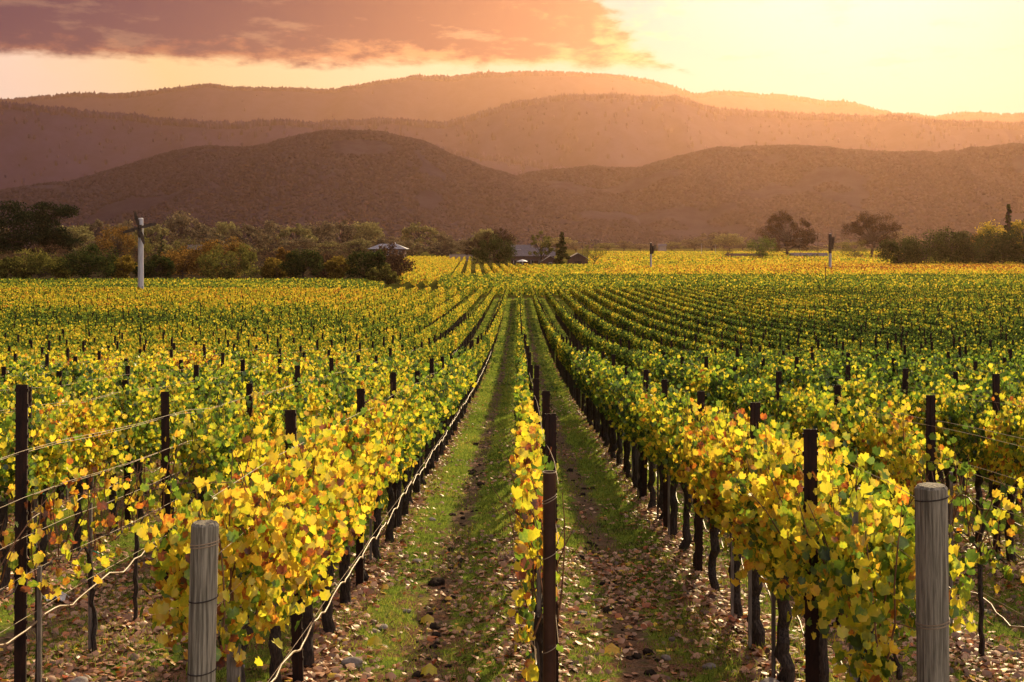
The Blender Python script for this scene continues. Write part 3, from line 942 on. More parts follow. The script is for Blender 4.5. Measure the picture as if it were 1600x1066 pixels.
# --- end posts
def wood_post(x, y, H, r, lean, label, bands, seed):
    zb = gz1(x, y); rg = random.Random(seed); mb = MB()
    root = empty("end_post", (x, y, zb)); root.rotation_euler = (0, lean, rg.uniform(0, 6))
    root.rotation_euler.z = 0
    n = 28; rings = [-0.2] + [H * i / 16 for i in range(17)]
    vs = []; fs = []
    off = [rg.gauss(0, 0.02) for _ in range(n)]
    for j, z in enumerate(rings):
        for i in range(n):
            a = 2 * math.pi * i / n
            rr = r * (1 + off[i] + 0.015 * math.sin(z * 4 + i))
            if abs(((a - math.radians(300) + math.pi) % (2 * math.pi)) - math.pi) < 0.12 and z > 0.3: rr *= 0.86   # drying crack
            vs.append((rr * math.cos(a), rr * math.sin(a), z))
    m = len(rings)
    for i in range(n): vs.append((r * 0.86 * math.cos(2 * math.pi * i / n), r * 0.86 * math.sin(2 * math.pi * i / n), H + 0.014 + rg.gauss(0, 0.001)))
    vs.append((0, 0, H + 0.018))
    for j in range(m):
        for i in range(n): fs.append((j * n + i, j * n + (i + 1) % n, (j + 1) * n + (i + 1) % n, (j + 1) * n + i))
    for i in range(n): fs.append((m * n + i, m * n + (i + 1) % n, (m + 1) * n))
    mb.add(vs, fs)
    mb.build("post_body", M_wood, root)
    for z, mt in bands:
        b = MB(); k = 26
        pts = [((r * 1.035) * math.cos(2 * math.pi * i / k), (r * 1.035) * math.sin(2 * math.pi * i / k), z + 0.012 * math.sin(2 * math.pi * i / k + z)) for i in range(k + 1)]
        b.tube(pts, 0.0035, 5, cap=False)
        b.build("wire_band", mt, root)
    tag(root, label, "end post", "end posts of the vine rows")
    return root


wood_post(-1.70, 6.8, 1.69, 0.072, R(1.2), "weathered round wooden end post with wire bands, left row", [(1.60, M_wire), (1.585, M_wire), (1.30, M_bark), (0.92, M_bark), (0.62, M_bark)], 1)
wood_post(2.05, 6.3, 1.95, 0.077, R(-0.5), "thick grey wooden end post with long crack, right row", [(1.30, M_wire), (1.285, M_wire), (0.86, M_bark), (0.78, M_bark), (1.9, M_bark)], 2)

# narrow grey wooden post just behind the left end post, and short one in the right row
for (x, y, h, r, lab) in ((-1.60, 7.2, 0.95, 0.035, "short grey square stake leaning behind the left wooden end post"),
                          (1.99, 7.6, 1.70, 0.023, "grey square stake topping the leaves beside the right wooden end post"),
                          (2.1, 10.1, 1.0, 0.03, "grey square stake among the trunks right of the alley")):
    mb = MB(); mb.box(-r, r, -r * 0.8, r * 0.8, -0.1, h)
    o = mb.build("wooden_stake", M_stake, loc=(x, y, gz1(x, y))); tag(o, lab, "stake")

# dark metal pipe at the head of the central row
px_, py_ = 0.172, 7.1
root = empty("end_post", (px_, py_, gz1(px_, py_)))
tag(root, "round dark metal pipe post heading the central row", "end post", "end posts of the vine rows")
mb = MB(); HP = 1.91; r = 0.036
prof = [(r, -0.1), (r, 0.35), (r * 1.03, 0.36), (r * 1.03, 0.38), (r, 0.39), (r, 0.92), (r * 1.04, 0.93), (r * 1.04, 0.95), (r, 0.96), (r, HP), (r * 0.84, HP), (r * 0.84, HP - 0.5)]
n = 24; vs = []; fs = []
for q, z in prof:
    for i in range(n): vs.append((q * math.cos(2 * math.pi * i / n), q * math.sin(2 * math.pi * i / n), z))
for j in range(len(prof) - 1):
    for i in range(n): fs.append((j * n + i, j * n + (i + 1) % n, (j + 1) * n + (i + 1) % n, (j + 1) * n + i))
mb.add(vs, fs); mb.build("pipe", M_pipe, root, smooth=False)
for z in (HP - 0.14, HP - 0.155, 1.45, 0.93):
    b = MB(); b.tube([((r * 1.1) * math.cos(2 * math.pi * i / 20), (r * 1.1) * math.sin(2 * math.pi * i / 20), z + 0.02 * math.cos(2 * math.pi * i / 20)) for i in range(21)], 0.0028, 4, cap=False)
    b.build("wire_band", M_wire, root)
b = MB(); b.tube([((r * 1.0) * math.cos(2 * math.pi * i / 24), (r * 1.0) * math.sin(2 * math.pi * i / 24), HP + 0.002) for i in range(25)], 0.0032, 5, cap=False)
b.build("rim", M_wire, root)

# --- trellis wires and irrigation hoses, one thing each
WIRES = [(0.95, "fruiting"), (1.22, "lower catch"), (1.50, "upper catch"), (1.83, "top")]
for k in range(-6, 7):
    x = row_x(k)
    ys0 = 6.8 if k == -1 else 7.1 if k == 0 else 6.3 if k == 1 else 6.5
    for hgt, nm in WIRES:
        for s in ((-1, 1) if hgt > 1.4 and abs(k) in (2, 3) else (1,)):
            off = 0.045 * s
            y = max(ys0, abs(x) / 0.43 - 1.0)
            pts = []
            while y < 46:
                pts.append((x + off + 0.01 * math.sin(y), y, gz1(x, y) + hgt + 0.015 * math.sin(y * 1.7 + k) + (0.02 if s > 0 else -0.02)))
                y += 0.9
            mb = MB(); mb.tube(pts, 0.0022 if abs(k) > 1 else 0.002, 4, cap=False)
            o = mb.build("trellis_wire", M_wire)
            side = "" if s == 1 and not (hgt > 1.4 and abs(k) in (2, 3)) else (" right-hand" if s > 0 else " left-hand")
            tag(o, f"taut{side} {nm} wire of {row_phrase(k)}", "wire", "trellis wires strung along the rows")

HOSE = {-1: (0.09, 0.40, 7.3), -2: (0.03, 0.60, 8.0), -3: (0.02, 0.62, 11.0), 1: (0.09, 0.50, 6.9), 2: (0.03, 0.42, 8.5), 3: (0.03, 0.5, 13.0), 0: (-0.06, 0.5, 7.6), -4: (0.03, 0.6, 16.0)}
for k, (off, hgt, y0) in HOSE.items():
    x = row_x(k); pts = []
    y = y0
    hr = random.Random(40 + k)
    ph = hr.uniform(0, 6)
    while y < 75:
        sag = 0.045 * math.sin(y * 2 * math.pi / 1.25 + ph) + 0.02 * math.sin(y * 1.1) + hr.gauss(0, 0.006)
        h = hgt * (1.0 + 0.18 * math.exp(-(y - y0) / 2.5)) if k == -1 else hgt
        pts.append((x + off + 0.018 * math.sin(y * 5.0 + ph) + hr.gauss(0, 0.004), y, gz1(x, y) + h + sag))
        y += 0.16 if y < 20 else 0.3
    if k == -1: pts = [(x + off - 0.10, y0 - 0.75, gz1(x, 6.6) + 0.12), (x + off - 0.07, y0 - 0.5, gz1(x, 6.7) + 0.26), (x + off - 0.02, y0 - 0.25, gz1(x, 6.9) + 0.38)] + pts
    mb = MB(); mb.tube(pts, 0.0085 if k in (-1, -2) else 0.0075, 7)
    o = mb.build("irrigation_hose", M_hose, smooth=True)
    tag(o, f"pale irrigation hose sagging between the trunks of {row_phrase(k)}", "hose", "irrigation hoses along the rows")
    # thin carrier wire above it
    mb = MB(); mb.tube([(x + off, q, gz1(x, q) + hgt + 0.07) for q in np.arange(y0, 40, 0.8)], 0.0024, 4, cap=False)
    o = mb.build("carrier_wire", M_cane if k == -1 else M_wire)
    tag(o, f"thin wire carrying the hose of {row_phrase(k)}", "wire", "hose wires along the rows")


# ------------------------------------------------------------------ ground cover
def alley_u(x): return np.mod((x - ROW0) / RS, 1.0)


def strip(x, y):
    """how bare the ground is (0 grass .. 1 soil) and how littered"""
    u = alley_u(x) + (fbm(x * 1.1, y * 0.9, 51, 3) - 0.5) * 0.25
    soil = np.clip(1 - np.abs(u - 0.47) / 0.16, 0, 1)
    edge = np.clip((np.abs(alley_u(x) - 0.5) - 0.30) / 0.14, 0, 1)
    return soil, edge


def wedge(n, y0, y1, power, xl=-9, xr=10, rg=rng):
    y = y0 + (y1 - y0) * rg.random(n) ** power
    x = rg.uniform(-0.43, 0.43, n) * y
    ok = (x > xl) & (x < xr)
    return x[ok], y[ok]


# fallen leaves
x, y = wedge(150000, 6.6, 48, 1.15)
soil, edge = strip(x, y)
patch = fbm(x * 0.8, y * 0.6, 61, 3)
p = np.clip(0.12 + 0.75 * edge + np.clip((20 - y) / 12, 0, 1) * 0.45 + (patch - 0.5) * 1.7, 0.02, 1)
ok = rng.random(len(x)) < p
x, y = x[ok], y[ok]; n = len(x)
pts = np.stack([x, y, gz(x, y) + rng.uniform(0.004, 0.03, n)], 1)
a = rng.uniform(0, 2 * np.pi, n)
nrm = np.stack([rng.normal(0, 0.4, n), rng.normal(0, 0.4, n), np.ones(n)], 1); nrm /= np.linalg.norm(nrm, axis=1)[:, None]
up = np.stack([np.cos(a), np.sin(a), np.zeros(n)], 1); up -= nrm * np.sum(up * nrm, 1)[:, None]; up /= np.linalg.norm(up, axis=1)[:, None]
rt = np.cross(up, nrm)
v, f = scatter(pts, rng.uniform(0.035, 0.085, n), FIVE, (rt, up, nrm))
o = ob("fallen_leaves", mesh_np("fallen_leaves", v, f, M_litter)); tag(o, "dry brown vine leaves littering the ground between the rows", "fallen leaves", kind='stuff')

# grass
x, y = wedge(520000, 6.6, 56, 1.0)
soil, edge = strip(x, y)
patch = fbm(x * 1.3, y * 1.0, 66, 4)
p = np.clip(1.10 - soil * 1.0 - edge * 0.55 + (patch - 0.5) * 2.4 - np.clip((15 - y) / 14, 0, 1) * 0.25, 0.02, 1)
ok = rng.random(len(x)) < p
x, y = x[ok], y[ok]; n = len(x)
h = rng.uniform(0.018, 0.055, n) * (0.7 + 0.8 * fbm(x * 2, y * 2, 68, 2)); w_ = 0.0035 * (1 + y / 16)
a = rng.uniform(0, 2 * np.pi, n); lx = rng.normal(0, 0.5, n) * h; ly = rng.normal(0, 0.5, n) * h
z = gz(x, y)
v = np.empty((n, 3, 3))
v[:, 0] = np.stack([x - np.cos(a) * w_, y - np.sin(a) * w_, z - 0.004], 1)
v[:, 1] = np.stack([x + np.cos(a) * w_, y + np.sin(a) * w_, z - 0.004], 1)
v[:, 2] = np.stack([x + lx, y + ly, z + h], 1)
tn = 0.55 + (fbm(x * 0.7, y * 0.5, 69, 3) - 0.5) * 0.9
nf = 60000
yf = 50 + 134 * rng.random(nf); xf = rng.uniform(-9, 9, nf)
sf, ef = strip(xf, yf)
kf = rng.random(nf) < np.clip(1.0 - sf * 0.9 - ef * 0.4 + (fbm(xf, yf * .6, 67, 3) - .5) * 1.5, 0.03, 1); xf, yf = xf[kf], yf[kf]; nf = len(xf)
hf = rng.uniform(0.03, 0.09, nf); wf = 0.0012 * yf
af = rng.uniform(-0.6, 0.6, nf); zf = gz(xf, yf)
vf_ = np.empty((nf, 3, 3))
vf_[:, 0] = np.stack([xf - np.cos(af) * wf, yf - np.sin(af) * wf, zf - 0.01], 1)
vf_[:, 1] = np.stack([xf + np.cos(af) * wf, yf + np.sin(af) * wf, zf - 0.01], 1)
vf_[:, 2] = np.stack([xf + rng.normal(0, 0.03, nf), yf + rng.normal(0, 0.1, nf), zf + hf], 1)
v = np.concatenate([v, vf_]); tn = np.concatenate([tn, 0.5 + (fbm(xf * 0.7, yf * 0.4, 69, 3) - 0.5) * 0.9]); n = len(v)
o = ob("grass", mesh_np("grass", v.reshape(-1, 3), np.arange(n * 3).reshape(-1, 3), M_grass, {'tone': np.repeat(tn, 3)}))
tag(o, "short sunlit green grass growing in the alleys", "grass", kind='stuff')

# dark clods in the bare strips
x, y = wedge(26000, 6.6, 60, 1.0, -4.2, 4.2)
soil, edge = strip(x, y)
ok = rng.random(len(x)) < soil ** 1.2 * 0.55 * (fbm(x * 1.6, y * 1.2, 77, 3) > 0.42)
x, y = x[ok], y[ok]; n = len(x)
rr = rng.gamma(2.2, 0.010, n) + 0.006
v, f = blobs(np.stack([x, y, gz(x, y) + rr * 0.15], 1), rr, rng.uniform(0.5, 0.9, n), 0.35)
o = ob("soil_clods", mesh_np("soil_clods", v, f, M_clod)); tag(o, "dark crumbled clods of soil in the bare wheel strips", "soil", kind='stuff')

# stones at the foot of the rows (x, y, size, words)
for i, (sx_, sy_, sr, lab) in enumerate([
        (-1.20, 15.2, 0.06, "grey stone beside a fallen leaf at the left row"), (-1.25, 11.8, 0.055, "round grey stone near the left row's thick trunk"),
        (-1.35, 10.4, 0.09, "flat tan stone at the foot of the left row"), (-1.10, 12.6, 0.045, "small pale stone in the litter left of the alley"),
        (-3.35, 9.75, 0.085, "upright grey stone at the lower left corner"), (-3.15, 9.45, 0.07, "pale stone beside the upright grey stone at lower left"),
        (-0.2, 9.9, 0.03, "tiny pale pebble left of the pipe post"), (0.62, 12.4, 0.045, "white pebble in the right alley"),
        (0.55, 12.0, 0.03, "smaller white pebble just nearer in the right alley"), (1.9, 9.6, 0.10, "large rounded grey stone under the right row"),
        (1.55, 10.4, 0.055, "tan stone nearest the right row trunks"), (1.25, 10.8, 0.05, "flat buff stone in the right alley"),
        (0.35, 9.3, 0.04, "grey pebble just right of the pipe post"), (2.35, 8.6, 0.06, "stone half hidden behind the right row stakes"),
        (-1.25, 18.5, 0.06, "pale stone halfway along the left row's foot"), (-2.3, 10.5, 0.05, "grey stone behind the left wooden end post"),
        (4.6, 12.6, 0.05, "small white stone right of the thick end post")]):
    sr *= 0.9
    v, f = blobs(np.array([[0, 0, 0.0]]), np.array([sr]), np.array([0.6]), 0.22)
    v[:, 0] *= 1.3
    o = ob("stone", mesh_np("stone", v, f, M_stone, smooth=False), loc=(sx_, sy_, gz1(sx_, sy_) + sr * 0.25))
    o.rotation_euler.z = i * 1.3
    md = o.modifiers.new("sub", 'SUBSURF'); md.levels = 1; md.render_levels = 2
    tag(o, lab, "stone", "stones on the vineyard floor")
# crumpled sheet of white plastic in the left alley
mb = MB(); nn_ = 7
vs = [((i / (nn_ - 1) - 0.5) * 0.26, (j / (nn_ - 1) - 0.5) * 0.16, 0.03 + 0.03 * math.sin(i * 1.9 + j) + 0.02 * random.random()) for j in range(nn_) for i in range(nn_)]
mb.add(vs, [(j * nn_ + i, j * nn_ + i + 1, (j + 1) * nn_ + i + 1, (j + 1) * nn_ + i) for j in range(nn_ - 1) for i in range(nn_ - 1)])
o = mb.build("plastic_scrap", M_white, loc=(-4.75, 13.1, gz1(-4.75, 13.1))); md = o.modifiers.new("s", 'SOLIDIFY'); md.thickness = 0.003
tag(o, "crumpled white plastic scrap lying behind the far left steel post", "scrap")

# fresh yellow leaves lying loose in the alley and shoots hanging beside the pipe post
for (sx_, sy_, lab) in [(-0.87, 12.2, "bright yellow fallen leaf in the left alley, farther one"), (-0.72, 10.3, "bright yellow fallen leaf in the left alley, nearer one"),
                        (-1.25, 11.1, "yellow curled fallen leaf close to the left row"), (0.8, 10.9, "yellow and orange fallen leaf in the right alley")]:
    fr = (np.array([[1.0, 0, 0]]), np.array([[0, 0.8, 0.6]]), np.array([[0, -0.6, 0.8]]))
    v, f = scatter(np.array([[0, 0, 0.05]]), 0.13, LOBED, fr)
    o = ob("fallen_leaf", mesh_np("fallen_leaf", v, f, M_leaf), loc=(sx_, sy_, gz1(sx_, sy_))); o["tone"] = 0.56
    tag(o, lab, "leaf", "fresh fallen leaves")


# ------------------------------------------------------------------ blocks of vines beyond the field
def crossrows(xl, xr, y0, y1, gap, step=8.0, skew=0.0):
    s = []
    y = y0
    while y < y1:
        a, b = xl(y), xr(y)
        q = a
        while q < b:
            s.append(((q, y + skew * q), (min(q + step, b), y + skew * min(q + step, b)))); q += step
        y += gap
    return s


def block(name, label, segs_, size, dens, wid, z0, z1, tone, seed, nscale=0.05, amp=0.35):
    tf_ = tone if callable(tone) else (lambda x, y: tone + (fbm(x * nscale, y * nscale * 2, seed, 3) - 0.5) * amp)
    v, f, tn = row_mass(segs_, lambda y: size, lambda y: dens, wid, z0, z1, tf_, seed)
    o = ob(name, mesh_np(name, v, f, M_leaf_far, {'tone': tn}))
    tag(o, label, "vine block", kind='stuff')


block("green_vine_block", "band of green vines crossing behind the main field", crossrows(lambda y: -0.062 * y, lambda y: 0.42 * y, 189, 264, 2.3, 6), 0.34, 28, 1.1, 0.35, 1.9, 0.27, 21, 0.05, 0.3)
block("cover_crop", "low blue-green crop strip in front of the orchard", crossrows(lambda y: -0.42 * y, lambda y: -0.105 * y, 189, 268, 2.6, 6), 0.34, 16, 1.2, 0.1, 0.9, 0.26, 22, 0.07, 0.4)
block("orange_vine_block", "wide band of orange vines before the dark bushes", crossrows(lambda y: 0.05 * y + (y - 268) * 0.10, lambda y: 0.43 * y, 268, 440, 2.6, 8), 0.42, 10, 1.4, 0.3, 1.9,
      lambda x, y: 0.60 + 0.26 * np.clip((y - 290) / 40, 0, 1) * np.clip((x / y - 0.10) / 0.15, 0, 1) - 0.18 * np.clip((y - 370) / 40, 0, 1) + (fbm(x * .04, y * .08, 3, 3) - .5) * 0.3, 23)
block("gold_vine_block", "pale gold vines stretching to the hazy tree line", crossrows(lambda y: 0.055 * y, lambda y: 0.30 * y, 445, 1050, 5.0, 14), 0.85, 3.2, 3.0, 0.2, 1.8, 0.52, 24, 0.02, 0.3)
seg2 = []
dirx = -0.036
for i in range(-12, 22):
    xb = -22 + i * 2.5
    for y in np.arange(236, 640, 9.0):
        xx = xb + (y - 236) * dirx
        lim = 398 if xx / y > -0.035 else 650
        if xx / y > -0.093 and y < lim and not (xx > 8): seg2.append(((xx, y), (xx + 9 * dirx, y + 9)))
block("farm_vine_block", "green-gold vines running up to the farm buildings", crossrows(lambda y: 3.0, lambda y: 0.052 * y + (y - 268) * 0.1, 266, 398, 2.5, 6), 0.4, 13, 1.2, 0.3, 1.8, 0.40, 27, 0.05, 0.3)
block("yellow_vine_block", "bright yellow vine rows fanning out before the farmhouse", seg2, 0.42, 15, 0.95, 0.35, 1.9, 0.55, 25, 0.04, 0.2)

# ------------------------------------------------------------------ trees


def tree_meshes(kind, H, Wd, matk, seed, n_leaf=2600, card=None, open_=0.5, base=0.22):
    """returns (trunk mesh, crown mesh); H height, Wd crown width"""
    rg = np.random.default_rng(seed); random.seed(seed)
    mb = MB()
    card = card or max(0.22, H * 0.03)
    C = []; Rr = []
    if kind in ('oak', 'round', 'sparse'):
        nc = {'oak': 48, 'round': 46, 'sparse': 30}[kind]
        zc = H * (base + (1 - base) * 0.5); hz = H * (1 - base) * 0.5
        while len(C) < nc:
            p = rg.uniform(-1, 1, 3); r = np.linalg.norm(p)
            if r > 1 or r < (0.55 if kind != 'round' else 0.4): continue
            if p[2] < -0.6 and abs(p[0]) < 0.3: continue
            sh = 1.0 - 0.25 * max(p[2], 0)
            C.append((p[0] * Wd * 0.50 * sh, p[1] * Wd * 0.50 * sh, zc + p[2] * hz * 0.95)); Rr.append(rg.uniform(0.6, 1.3) * Wd * (0.082 if kind == 'oak' else 0.13 if kind == 'round' else 0.08))
    elif kind == 'bush':
        nc = 36
        while len(C) < nc:
            p = rg.uniform(-1, 1, 3); r = np.linalg.norm(p)
            if r > 1 or r < 0.35 or p[2] < -0.9: continue
            C.append((p[0] * Wd * 0.47, p[1] * Wd * 0.47, H * 0.50 + p[2] * H * 0.47)); Rr.append(rg.uniform(0.7, 1.3) * min(Wd, H * 1.4) * 0.13)
    elif kind == 'pine':
        nc = 36
        for i in range(nc):
            s = rg.random(); z = H * (0.30 + 0.66 * s)
            rad = Wd * 0.48 * math.sin(min(1, 0.25 + s * 0.75 + 0.0) * math.pi * 0.62) * (1 - 0.55 * s ** 3)
            a = rg.uniform(0, 6.28); q = rad * rg.uniform(0.35, 1.0)
            C.append((q * math.cos(a), q * math.sin(a), z)); Rr.append(rg.uniform(0.8, 1.3) * Wd * 0.16)
    elif kind == 'conifer':
        for i in range(40):
            s = (i + rg.random()) / 40; z = H * (0.10 + 0.88 * s)
            rad = Wd * 0.46 * (1 - s) ** 0.8 + 0.02 * Wd
            a = rg.uniform(0, 6.28); q = rad * rg.uniform(0.4, 0.95)
            C.append((q * math.cos(a), q * math.sin(a), z)); Rr.append(Wd * (0.05 + 0.11 * (1 - s)) * rg.uniform(0.8, 1.2))
    C = np.array(C); Rr = np.array(Rr)
    # trunk and limbs
    tw = max(0.10, H * (0.030 if kind in ('oak', 'round') else 0.018))
    top = H * (0.92 if kind == 'conifer' else 0.85 if kind == 'pine' else 0.45)
    if kind == 'bush':
        for i in range(5):
            a = i * 1.3 + rg.random(); q = Wd * 0.18
            mb.tube([(0.1 * math.cos(a), 0.1 * math.sin(a), -0.2), (q * 0.5 * math.cos(a), q * 0.5 * math.sin(a), H * 0.3), (q * math.cos(a), q * math.sin(a), H * 0.7)], [tw * 0.7, tw * 0.5, tw * 0.2], 5)
    else:
        pts = [(0, 0, -0.3)] + [(rg.normal(0, 0.012) * H, rg.normal(0, 0.012) * H, top * t) for t in (0.25, 0.5, 0.75, 1.0)]
        mb.tube(pts, [tw * 1.3, tw, tw * 0.85, tw * 0.6, tw * 0.25], 7)
    for c, r in zip(C, Rr):
        s0 = min(top * 0.95, max(0.12 * H, (c[2] * (0.55 if kind in ('oak', 'round', 'sparse') else 0.9)) - 0.0))
        a = np.array([0, 0, min(s0, top)]); m1 = a * 0.5 + c * 0.5 + rg.normal(0, 0.03, 3) * Wd
        mb.tube([a, m1, c], [tw * 0.36, tw * 0.2, tw * 0.07], 4, cap=False)
        if kind in ('oak', 'sparse'):
            for j in range(3):
                mb.tube([m1, c + rg.normal(0, 1, 3) * r * 0.9], [tw * 0.12, tw * 0.03], 3, cap=False)
    ci = rg.integers(0, len(C), n_leaf)
    d = rg.normal(0, 1, (n_leaf, 3)); d /= np.linalg.norm(d, axis=1)[:, None]
    rad = Rr[ci] * rg.random(n_leaf) ** 0.45
    flat = np.array([1.25, 1.25, 0.5]) if kind == 'pine' else np.array([1.2, 1.2, 0.55]) if kind == 'conifer' else np.array([1, 1, 0.9])
    P = C[ci] + d * rad[:, None] * flat
    P[:, 2] = np.maximum(P[:, 2], 0.05 * H)
    v, f = scatter(P, rg.uniform(0.6, 1.35, n_leaf) * card, CARD, leaf_frames(n_leaf, 0.6, 0.9, rg))
    return mb.mesh("trunk", M_trunk), mesh_np("crown", v, f, TM[matk])


def plant(px, ytop, wpx, Y, kind, matk, label, name="tree", cat="tree", group=None, seed=None, n_leaf=2600, sink=0.0, meshes=None, H=None, open_=0.5, base=0.22, card=None):
    x = (px - 810) / F * Y
    H = H or (CAM_Z + (380 - ytop) / F * Y); Wd = wpx / F * Y
    root = empty(name, (x, Y, gz1(x, Y) - sink))
    if meshes is None:
        tr, cr = tree_meshes(kind, H, Wd, matk, seed or int(px * 7 + Y), n_leaf, card, open_, base)
    else:
        tr, cr, h0, w0 = meshes; root.scale = (Wd / w0, Wd / w0, H / h0); root.rotation_euler.z = (px * 0.37) % 6.28
    ob("trunk", tr, root); ob("crown", cr, root)
    tag(root, label, cat, group)
    return root


G1 = "orchard trees along the left edge of the field"
for a in [
    (-30, 396, 80, 282, 'bush', 'olive', "olive orchard tree cut by the picture's left edge"), (22, 404, 62, 284, 'bush', 'olive', "small olive-yellow orchard tree under the two tall pines"),
    (62, 396, 88, 282, 'round', 'olive', "olive orchard tree below the gap right of the pines"), (140, 384, 92, 280, 'round', 'dark', "broad dark green orchard tree left of the white pole"),
    (108, 402, 50, 292, 'bush', 'olive', "low olive bush tucked left of the broad dark orchard tree"),
    (190, 402, 60, 290, 'bush', 'gold', "yellow orchard tree just left of the white pole"), (243, 402, 60, 284, 'round', 'dark', "dark orchard tree just right of the white pole"),
    (285, 390, 92, 296, 'round', 'orange', "orange-tinged orchard tree between pole and rounded orange tree"), (360, 383, 106, 284, 'bush', 'olive', "wide rounded orchard tree with dark centre"),
    (350, 376, 96, 300, 'bush', 'orange', "orange tree rising behind the wide rounded orchard tree"), (430, 404, 46, 290, 'bush', 'gold', "low golden bush right of the wide orchard tree"),
    (445, 388, 40, 300, 'bush', 'orange', "small orange tree behind the golden bush"), (474, 392, 74, 282, 'round', 'dark', "dark spreading orchard tree with yellow edge"),
    (510, 396, 60, 296, 'bush', 'brown', "purple-brown leafless bush right of the dark spreading tree"), (530, 404, 56, 286, 'bush', 'gold', "low yellow bush before the purple-brown one"),
    (572, 390, 70, 278, 'bush', 'dark', "dark green rounded bush beside the brown twiggy one"), (606, 384, 78, 284, 'bush', 'brown', "brown twiggy bush in front of the pale roof"),
    (597, 416, 52, 252, 'bush', 'olive', "small tan-green bush at the corner of the yellow block")]:
    plant(*a, name="orchard_tree", group=G1, n_leaf=5200, base=0.05, card=0.36)
for i, px in enumerate([-10, 60, 120, 185, 250, 320, 395, 440, 490, 545]):
    plant(px, 386 - (i % 3) * 6, 120, 330 + (i % 4) * 9, 'bush', 'brown', f"{ORD[i]} brown thicket counted from the left behind the orchard".replace("nearest", "first"), name="thicket", cat="shrub", group="brown thickets behind the orchard", n_leaf=1800)

plant(18, 317, 104, 380, 'pine', 'pine', "tall dark pine cut by the picture's left edge", name="pine_tree", n_leaf=7000, base=0.2, card=0.55)
plant(84, 316, 92, 392, 'pine', 'pine', "broad dark umbrella-shaped pine, second from the left edge", name="pine_tree", n_leaf=9000, card=0.55)
plant(182, 354, 70, 430, 'round', 'orange', "orange-crowned tree left of the white pole", n_leaf=3000)
plant(252, 366, 18, 430, 'conifer', 'dark', "narrow dark cypress right of the white pole", name="cypress", n_leaf=1200)
plant(333, 372, 24, 340, 'round', 'pine', "small almost black tree above the orange orchard tree", n_leaf=1500)
plant(215, 366, 50, 440, 'round', 'olive', "olive tree hidden behind the white pole", n_leaf=1800)
plant(290, 372, 60, 440, 'round', 'olive', "olive tree beside the grey-roofed shed", n_leaf=1800)

belt_lib = []
for i in range(6):
    tr, cr = tree_meshes('round' if i % 2 else 'oak', 15, 16, ('belt', 'belt2', 'belt')[i % 3], 800 + i, 2600, 0.7, base=0.14)
    belt_lib.append((tr, cr, 15, 16))
BELT = [(-20, 348, 80, 700), (110, 350, 70, 720), (150, 343, 62, 760), (196, 346, 60, 800), (238, 350, 60, 730), (285, 330, 66, 780), (322, 350, 54, 720), (352, 344, 50, 820), (385, 350, 66, 720),
        (425, 346, 60, 800), (462, 350, 60, 700), (500, 346, 62, 760), (535, 342, 60, 860), (568, 344, 62, 880), (600, 366, 50, 900), (630, 372, 50, 950), (655, 348, 62, 860), (690, 362, 46, 900),
        (735, 371, 40, 620), (765, 355, 58, 560), (795, 366, 40, 640), (700, 378, 60, 1000), (560, 372, 46, 640), (640, 374, 40, 700), (720, 378, 40, 1050)]
for i, (px, yt, w, Y) in enumerate(BELT):
    plant(px, yt, w, Y, None, None, f"hazy tree {['between ridge foot and orchard', 'in the long tree line', 'of the distant belt'][i % 3]}, {(ORD + ['thirteenth', 'fourteenth', 'fifteenth', 'sixteenth', 'seventeenth', 'eighteenth', 'nineteenth', 'twentieth', 'twenty-first', 'twenty-second', 'twenty-third', 'twenty-fourth', 'twenty-fifth'])[sorted(range(len(BELT)), key=lambda q: BELT[q][0]).index(i)]} from the left".replace("nearest", "first"),
          name="belt_tree", group="hazy trees in the far belt", meshes=belt_lib[i % 6])
# undergrowth of the belt
for i, px in enumerate(range(105, 800, 45)):
    plant(px, 374 - (i % 3) * 3, 66, 640 + (i * 37) % 90, None, None, f"low hazy shrub under the far belt, {(ORD + ['thirteenth', 'fourteenth', 'fifteenth', 'sixteenth', 'seventeenth'])[i]} from the left".replace("nearest", "first"),
          name="belt_shrub", cat="shrub", group="hazy shrubs under the far belt", meshes=belt_lib[(i * 5 + 1) % 6], sink=1.2)
RB = [(900, 378, 50), (950, 379, 44), (975, 376, 40), (1000, 381, 46), (1050, 378, 40), (1085, 374, 52), (1112, 362, 60), (1140, 364, 52), (1160, 374, 44), (1400, 362, 50), (1320, 378, 60), (1260, 384, 60), (1440, 372, 60), (870, 370, 60), (1025, 384, 40)]
for i, (px, yt, w) in enumerate(RB):
    j = sorted(range(len(RB)), key=lambda q: RB[q][0]).index(i)
    plant(px, yt, w, 1250 + (i * 53) % 160, None, None, f"faint haze-veiled tree at the valley's far edge, {(ORD + ['thirteenth', 'fourteenth', 'fifteenth'])[j]} from the left".replace("nearest", "first"),
          name="distant_tree", group="faint trees at the valley's far edge", meshes=belt_lib[i % 6])

